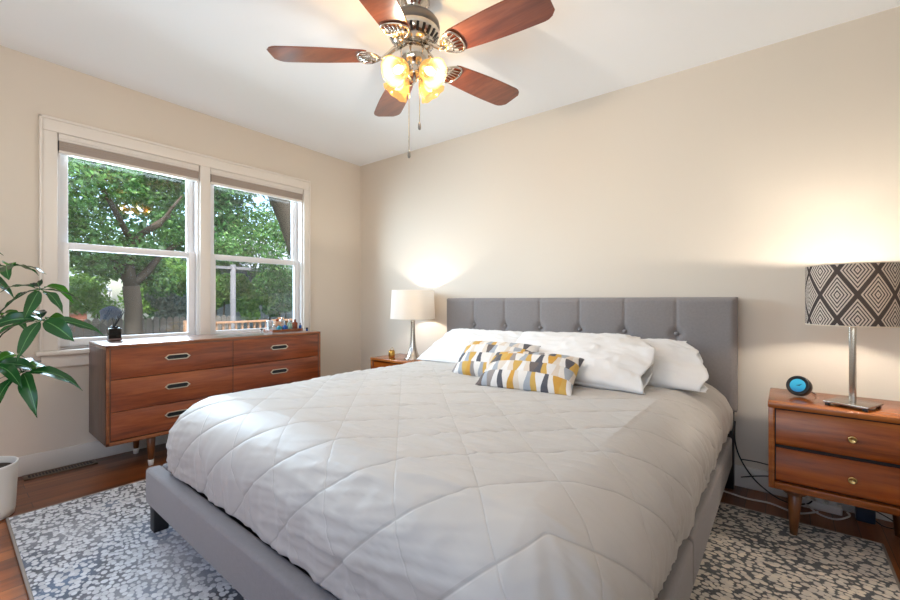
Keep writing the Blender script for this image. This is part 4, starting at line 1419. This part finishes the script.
def build_plant():
    px, py = 0.545, -2.675
    t = thing('potted_plant', 'umbrella plant with glossy drooping leaves in a white pot by the left wall', 'potted plant', (px, py, 0))
    mt = Matrix.Translation((px, py, 0))
    m = MB()
    m.lathe([(0.0001, 0.0005), (0.108, 0.0005), (0.114, 0.004), (0.118, 0.03), (0.128, 0.24), (0.1285, 0.250), (0.126, 0.253), (0.121, 0.251), (0.119, 0.22), (0.118, 0.19)], 56, mt)
    m.build('pot', M['pot'], t)
    m = MB()
    def soil(u, v):
        a = 2 * PI * v; r = 0.1185 * u
        return (px + r * math.cos(a), py + r * math.sin(a), 0.222 + 0.008 * nz(r * 30 * math.cos(a), r * 30 * math.sin(a), 1.0) * (1 - u))
    m.grid(10, 36, soil)
    m.build('soil', M['soil'], t)
    rnd = random.Random(12)
    base = Vector((px, py, 0.222))
    trunk_tops = [Vector((px - 0.02, py + 0.01, 0.95)), Vector((px + 0.03, py + 0.03, 0.85)), Vector((px + 0.0, py - 0.02, 1.12))]
    for k, tp in enumerate(trunk_tops):
        b = base + Vector((0.02 * math.cos(k * 2.1), 0.02 * math.sin(k * 2.1), -0.01))
        m = MB()
        m.tube([b, b.lerp(tp, 0.35) + Vector((0.01, 0.004, 0)), b.lerp(tp, 0.7) + Vector((-0.006, 0.004, 0)), tp], 0.0075, 10, taper=0.005)
        m.build('stem', M['stem'], t)
    def leaflet(m, o, d, up, L, wid, droop, fold):
        d = d.normalized(); s = d.cross(up).normalized(); u = s.cross(d).normalized()
        n = 12
        V = []; U = []; Fc = []
        for i in range(n + 1):
            q = i / n
            w = wid * (math.sin(PI * min(1.0, q ** 0.82)) ** 0.85) if 0 < q < 1 else 0.0008
            if q > 0.9:
                w *= 0.8
            p = o + d * (L * q * (1 - 0.12 * droop * q)) + u * (0.04 * L * math.sin(q * PI)) + Vector((0, 0, -1)) * (droop * L * 0.55 * q * q)
            wave = 0.004 * math.sin(q * 13 + L * 80)
            for j, e in enumerate((-1, -0.5, 0, 0.5, 1)):
                V.append(p + s * (w * e) + u * (fold * w * abs(e) + wave * abs(e)))
                U.append((j / 4, q))
        for i in range(n):
            for j in range(4):
                Fc.append((i * 5 + j, i * 5 + j + 1, (i + 1) * 5 + j + 1, (i + 1) * 5 + j))
        m.add(V, Fc, U)
    fw = Vector((-math.sin(YAW), math.cos(YAW), 0)); rt = Vector((math.cos(YAW), math.sin(YAW), 0))
    # (px, py, depth, tilt of the whorl's axis, leaflet length, number)
    whorls = [(40, 289, 1.86, 0.30, 0.135, 7, 0.2, 0), (42, 320, 1.80, 0.35, 0.165, 7, 0.4, 1), (22, 372, 1.84, 0.35, 0.165, 7, 0.1, 1), (6, 266, 1.96, 0.1, 0.13, 7, 0.9, 2),
              (-2, 318, 1.90, 0.1, 0.165, 7, 0.5, 0), (-8, 366, 1.80, 0.2, 0.16, 7, 0.3, 1), (-30, 275, 2.0, 0.0, 0.16, 7, 0.0, 2), (-70, 300, 1.9, -0.3, 0.17, 7, 0.0, 0), (-50, 245, 2.05, -0.2, 0.15, 7, 0.6, 2), (-60, 370, 1.95, -0.3, 0.16, 7, 0.2, 1)]
    for (wx, wy, dp, tl, L, n, ph, st) in whorls:
        o = at(wx, wy, dp)
        m = MB()
        tp = trunk_tops[st]
        s0 = tp + (base - tp) * rnd.uniform(0.02, 0.25)
        mid = s0.lerp(o, 0.55) + Vector((0, 0, 0.05))
        q = [s0, s0.lerp(mid, .5) + Vector((0, 0, .02)), mid, mid.lerp(o, .6) + Vector((0, 0, 0.012)), o]
        m.tube(q, 0.0032, 8, taper=0.0024)
        axis = (Vector((0, 0, 1)) + rt * tl * 0.8 - fw * 0.35).normalized()
        e1 = axis.cross(Vector((0.3, 0.9, 0.1))).normalized(); e2 = axis.cross(e1)
        for k in range(n):
            a = 2 * PI * (k + ph) / n + rnd.uniform(-0.18, 0.18)
            d = (e1 * math.cos(a) + e2 * math.sin(a) + axis * rnd.uniform(-0.25, 0.3)).normalized()
            st0 = o + d * 0.018
            m.tube([o, st0 + d * 0.004], 0.0018, 6)
            tw = (axis + d.cross(axis) * rnd.uniform(-0.7, 0.7)).normalized()
            leaflet(m, st0, d, tw, L * rnd.uniform(0.8, 1.3), L * rnd.uniform(0.14, 0.22), rnd.uniform(0.2, 1.3), rnd.uniform(0.15, 0.4))
        m.build('leaf_cluster', M['houseplant'], t)
build_plant()

# ------------------------------------------------------------------ garden outside
GZ = -0.9
def garden():
    def PX(px, py, x):
        """point of the sight line through a pixel at the depth plane x (used only to lay out the garden)"""
        fw = Vector((-math.sin(YAW), math.cos(YAW), 0)); rt = Vector((math.cos(YAW), math.sin(YAW), 0))
        r = fw + rt * ((px - 450) / F_PX) + Vector((0, 0, (300 - py) / F_PX))
        return CAM + r * ((x - CAM.x) / r.x)
    g = MB()
    g.box(-45, -T - 0.01, -30, 40, GZ - 0.3, GZ)
    struct(g.build('ground', M['ground']))
    rng = np.random.default_rng(5)
    def leaves(name, mat, parent, centers, radii, n, size, squash=(1, 1, 1)):
        centers = np.array(centers, float); radii = np.array(radii, float)
        w = radii ** 2; w = w / w.sum()
        idx = rng.choice(len(centers), n, p=w)
        d = rng.normal(size=(n, 3)); d /= np.linalg.norm(d, axis=1)[:, None]
        rr = radii[idx] * rng.uniform(0.25, 1.0, n) ** 0.5
        p = centers[idx] + d * rr[:, None] * np.array(squash)
        nrm = d * 0.5 + rng.normal(size=(n, 3)) * 0.6 + np.array([0.25, 0, 0.35])
        nrm /= np.linalg.norm(nrm, axis=1)[:, None]
        a = np.cross(nrm, rng.normal(size=(n, 3))); a /= np.linalg.norm(a, axis=1)[:, None]
        b = np.cross(nrm, a)
        s = size * rng.uniform(0.6, 1.25, n)[:, None]
        fold = nrm * s * 0.18
        V = np.stack([p - a * s, p + b * s * 0.45 + fold, p + a * s, p - b * s * 0.45 + fold], axis=1).reshape(-1, 3)
        me = bpy.data.meshes.new(name)
        me.vertices.add(4 * n); me.vertices.foreach_set('co', V.ravel().astype(np.float32))
        me.loops.add(4 * n); me.loops.foreach_set('vertex_index', np.arange(4 * n, dtype=np.int32))
        me.polygons.add(n); me.polygons.foreach_set('loop_start', np.arange(0, 4 * n, 4, dtype=np.int32))
        try:
            me.polygons.foreach_set('loop_total', np.full(n, 4, dtype=np.int32))
        except Exception:
            pass
        me.update(calc_edges=True); me.validate()
        me.materials.append(mat)
        o = bpy.data.objects.new(name, me); C.objects.link(o)
        if parent is not None:
            o.parent = parent; o.matrix_parent_inverse = Matrix.Translation(-parent.location)
        return o
    def cluster(lo, hi, k, r0, r1, seed):
        q = np.random.default_rng(seed)
        c = q.uniform(lo, hi, (k, 3))
        return c, q.uniform(r0, r1, k)
    # main shade tree: fork, limbs, crown
    b = PX(133, 330, -7.0); bx, by = b.x, b.y
    t = thing('tree', 'big shade tree with a forked trunk seen through the left window', 'tree', (bx, by, GZ))
    m = MB()
    fork = PX(131, 286, -7.0)
    m.tube([(bx, by, GZ), (bx, by, 0.1), (bx, by + .01, 0.9), fork], [0.22, 0.17, 0.155, 0.15], 14)
    def limb(*pts, r0=0.1, r1=0.02):
        m.tube(pts, r0, 10, taper=r1)
    limb(fork, PX(127, 262, -7.0), PX(133, 245, -6.9), PX(140, 235, -6.8), PX(170, 215, -6.6), r0=0.13, r1=0.04)
    limb(fork, PX(147, 272, -7.0), PX(158, 258, -7.1), PX(175, 245, -7.2), PX(215, 232, -7.4), r0=0.09, r1=0.03)
    limb(fork, PX(118, 268, -7.1), PX(108, 255, -7.2), PX(85, 240, -7.3), r0=0.08, r1=0.03)
    limb(PX(140, 235, -6.8), PX(160, 225, -6.5), PX(172, 208, -6.3), PX(182, 196, -6.2), r0=0.05, r1=0.02)
    limb(PX(133, 245, -6.9), PX(112, 205, -6.4), PX(102, 188, -6.2), PX(85, 168, -6.1), r0=0.06, r1=0.02)
    limb(PX(102, 188, -6.2), PX(108, 172, -6.2), PX(112, 160, -6.2), r0=0.03, r1=0.015)
    m.build('trunk', M['bark'], t)
    cs, rs = cluster((-8.6, -3.2, 1.9), (-5.6, 0.6, 5.2), 42, 0.35, 0.65, 2)
    c2, r2 = cluster((-9.2, -2.6, 1.35), (-6.8, 0.7, 2.2), 16, 0.25, 0.45, 3)
    leaves('crown', M['leaf_tree'], t, np.vstack([cs, c2]), np.concatenate([rs, r2]), 54000, 0.056)
    # second tree fills the right window
    p0 = PX(300, 215, -5.5)
    t = thing('tree', 'tree with a thick leaning trunk at the upper right of the right window', 'tree', (-5.5, p0.y + 0.55, GZ))
    m = MB()
    m.tube([(-5.5, p0.y + 0.6, GZ), (-5.5, p0.y + 0.5, 0.6), PX(300, 250, -5.5), PX(287, 217, -5.4), PX(276, 194, -5.3), PX(256, 172, -5.2), PX(228, 140, -5.1)], [0.34, 0.29, 0.26, 0.22, 0.19, 0.13, 0.08], 14)
    m.build('trunk', M['bark'], t)
    cs, rs = cluster((-9.4, 1.85, 2.1), (-6.8, 5.2, 5.5), 44, 0.35, 0.7, 12)
    c2, r2 = cluster((-8.9, 1.7, 1.4), (-6.8, 5.0, 2.4), 20, 0.3, 0.5, 13)
    leaves('crown', M['leaf_tree'], t, np.vstack([cs, c2]), np.concatenate([rs, r2]), 36000, 0.054)
    # far dark trees closing the view
    for i, (y0, y1, lab) in enumerate(((-9, 3, 'dark tree mass behind the forked shade tree'), (3, 13, 'dark tree mass behind the grey house'), (13, 26, 'dark tree mass at the far right of the garden'))):
        t = thing('tree', lab, 'tree', (-28, (y0 + y1) / 2, GZ))
        m = MB(); m.tube([(-28, (y0 + y1) / 2, GZ), (-28, (y0 + y1) / 2 + 0.2, 3), (-28, (y0 + y1) / 2, 6)], 0.3, 10, taper=0.1)
        m.build('trunk', M['bark'], t)
        cs, rs = cluster((-29, y0 + 2.0, 0.0), (-26, y1 - 2.0, 13.0), 60, 1.2, 2.0, 21 + i)
        leaves('crown', M['leaf_deep'], t, cs, rs, 17000, 0.24)
    # shrubs
    def shrub(label, px, py, x, r, mat, n, size, squash, seed, k=9):
        p = PX(px, py, x)
        t = thing('shrub', label, 'shrub', (p.x, p.y, GZ))
        m = MB()
        for q in range(4):
            a = q * PI / 2 + .3
            m.tube([(p.x, p.y, GZ), (p.x + .12 * math.cos(a), p.y + .12 * math.sin(a), GZ + (p.z - GZ) * .5), (p.x + .3 * r * math.cos(a), p.y + .3 * r * math.sin(a), p.z)], 0.03, 6, taper=0.01)
        m.build('stems', M['bark'], t)
        q = np.random.default_rng(seed)
        d = q.normal(size=(k, 3)) * r * 0.42 * np.array(squash)
        leaves('foliage', M[mat], t, np.array(p) + d, np.full(k, r * 0.5), n, size, (1, 1, 0.9))
    shrub('bright yellow-green shrub right of the forked trunk', 165, 285, -13.4, 1.1, 'leaf_bright', 5000, 0.085, (1, 1.2, .9), 31)
    shrub('rounded grey-green shrub behind the fence', 172, 304, -9.9, 0.55, 'leaf_blue', 4200, 0.06, (1, 1.2, .8), 32)
    shrub('small light green shrub left of the forked trunk', 101, 291, -11.2, 0.75, 'leaf_bright', 4200, 0.06, (1, 1.1, 1.1), 33)
    shrub('leafy green shrub behind the deck railing', 220, 292, -11.2, 0.75, 'leaf_bright', 5500, 0.075, (.8, 1.0, .9), 34)
    shrub('second leafy shrub beside the grey pole', 254, 298, -9.4, 0.6, 'leaf_bright', 4600, 0.07, (.9, 1.0, .9), 35)
    shrub('tall green shrub at the right of the grey house window', 283, 296, -11.2, 0.75, 'leaf_tree', 5200, 0.07, (1, 1.1, 1.1), 36)
    # picket fence
    def fence(name, label, x, ya, yb, ztop, mat, pw, gap, rail_only=False):
        t = thing(name, label, 'fence' if not rail_only else 'railing', (x, (ya + yb) / 2, GZ))
        m = MB()
        y = ya; k = 0
        while y < yb:
            h = ztop + 0.012 * math.sin(k * 2.3)
            if rail_only:
                m.box(x - 0.018, x + 0.018, y, y + pw, -0.35, ztop - 0.02)
            else:
                m.box(x - 0.012, x + 0.012, y, y + pw, GZ, h - 0.05)
                m.add([(x - .012, y, h - .05), (x - .012, y + pw, h - .05), (x - .012, y + pw * .7, h), (x - .012, y + pw * .3, h), (x + .012, y, h - .05), (x + .012, y + pw, h - .05), (x + .012, y + pw * .7, h), (x + .012, y + pw * .3, h)],
                      [(0, 1, 2, 3), (7, 6, 5, 4), (3, 2, 6, 7), (1, 5, 6, 2), (0, 3, 7, 4)], smooth=False)
            y += pw + gap; k += 1
        m.build('pickets' if not rail_only else 'balusters', M[mat], t)
        m = MB()
        if rail_only:
            m.box(x - 0.07, x + 0.07, ya, yb, ztop - 0.02, ztop + 0.02, 0.004)
            m.box(x - 0.03, x + 0.03, ya, yb, -0.32, -0.25, 0.004)
        else:
            m.box(x - 0.05, x - 0.012, ya, yb, ztop - 0.35, ztop - 0.26)
            m.box(x - 0.05, x - 0.012, ya, yb, GZ + 0.25, GZ + 0.34)
        m.build('rail', M[mat], t)
        y = ya
        while y <= yb:
            m = MB()
            m.box(x - 0.05, x + 0.05, y - 0.05, y + 0.05, -0.36 if rail_only else GZ, ztop + (0.06 if rail_only else -0.05), 0.004)
            m.build('post', M[mat], t)
            y += 1.8
        return t
    zt = PX(130, 318, -8.0).z
    fence('picket_fence', 'weathered grey picket fence across the garden', -8.0, -5.0, 2.1, zt, 'fence', 0.125, 0.012)
    zt = PX(235, 322, -5.0).z
    y0 = PX(205, 322, -5.0).y; y1 = PX(265, 322, -5.0).y
    fence('deck_railing', 'tan wooden deck railing seen through the right window', -5.0, y0 - 0.3, y1 + 1.2, zt, 'deckwood', 0.036, 0.085, True)
    m = MB(); m.box(-5.4, -4.6, y0 - 0.3, y1 + 1.2, GZ, -0.362)
    tag(m.build('wooden_deck', M['deckwood']), 'tan wooden deck behind the railing', 'deck')
    # grey utility pole with cross arm
    p = PX(233, 330, -5.85)
    t = thing('utility_pole', 'pale grey pole with cross arm seen through the right window', 'pole', (p.x, p.y, GZ))
    m = MB(); m.tube([(p.x, p.y, GZ), (p.x, p.y, 1.8)], 0.062, 12, taper=0.055); m.build('pole', M['pole'], t)
    z = PX(233, 268, -5.85).z
    m = MB(); m.box(p.x - 0.04, p.x + 0.04, p.y - 0.38, p.y + 0.38, z - 0.03, z + 0.03); m.build('cross_arm', M['pole'], t)
    # brick house at far left
    a = PX(60, 300, -16.0); b2 = PX(87, 300, -16.0)
    t = thing('brick_house', 'red brick house with pale roof at the far left of the view', 'house', (-18, b2.y - 3, GZ))
    zr = PX(70, 293, -16.0).z
    m = MB(); m.box(-22, -16, b2.y - 6, b2.y, GZ, zr); m.build('wall', M['brick'], t)
    m = MB()
    ye, yw = b2.y + 0.6, b2.y - 6.5
    m.add([(-15.5, yw, zr - 0.02), (-15.5, ye, zr - 0.02), (-19, ye, zr + 0.9), (-19, yw, zr + 0.9), (-22.5, yw, zr - 0.02), (-22.5, ye, zr - 0.02)], [(0, 1, 2, 3), (3, 2, 5, 4)], smooth=False)
    ro = m.build('roof', M['shingle'], t); solidify(ro, 0.14, 1)
    m = MB(); m.box(-15.56, -15.48, yw, ye, zr - 0.12, zr + 0.06); m.build('gutter', M['whitepaint'], t)
    # covered grill
    p = PX(111, 310, -9.2)
    t = thing('barbecue_grill', 'covered grey barbecue behind the fence left of the trunk', 'grill', (p.x, p.y, GZ))
    m = MB()
    m.box(p.x - 0.18, p.x + 0.18, p.y - 0.18, p.y + 0.18, GZ, p.z - 0.08, 0.03)
    m.build('cart', M['grill'], t)
    m = MB()
    m.lathe([(0.0001, 0.13), (0.06, 0.12), (0.17, 0.06), (0.22, 0.0), (0.20, -0.08)], 24, Matrix.Translation((p.x, p.y, p.z - 0.03)))
    m.build('lid', M['grill'], t)
    # grey house with a white window in the right window
    a = PX(250, 300, -13.0); bq = PX(300, 300, -13.0)
    t = thing('grey_house', 'blue-grey house with a white-framed window behind the trees', 'house', (-15, (a.y + bq.y) / 2 + 1, GZ))
    m = MB(); m.box(-17, -13, a.y, bq.y + 3, GZ, 2.2); 
    for k in range(18):
        m.box(-13.0, -12.985, a.y, bq.y + 3, GZ + k * 0.17, GZ + k * 0.17 + 0.13)
    m.build('wall', M['greyhouse'], t)
    m = MB()
    m.add([(-12.5, a.y - .4, 2.15), (-12.5, bq.y + 3.4, 2.15), (-15, bq.y + 3.4, 3.6), (-15, a.y - .4, 3.6), (-17.5, bq.y + 3.4, 2.15), (-17.5, a.y - .4, 2.15)], [(0, 1, 2, 3), (3, 2, 4, 5)], smooth=False)
    solidify(m.build('roof', M['shingle'], t), 0.12, 1)
    w0 = PX(261, 302, -12.97); w1 = PX(270, 290, -12.97)
    m = MB()
    m.box(-13.0, -12.93, w0.y - .06, w0.y, w0.z - .06, w1.z + .06)
    m.box(-13.0, -12.93, w1.y, w1.y + .06, w0.z - .06, w1.z + .06)
    m.box(-13.0, -12.93, w0.y, w1.y, w1.z, w1.z + .06)
    m.box(-13.0, -12.93, w0.y, w1.y, w0.z - .06, w0.z)
    wf = m.build('window_frame', M['whitepaint'], t)
    m = MB(); m.box(-12.99, -12.965, w0.y, w1.y, w0.z, w1.z); m.build('pane', M['extglass'], wf)
garden()
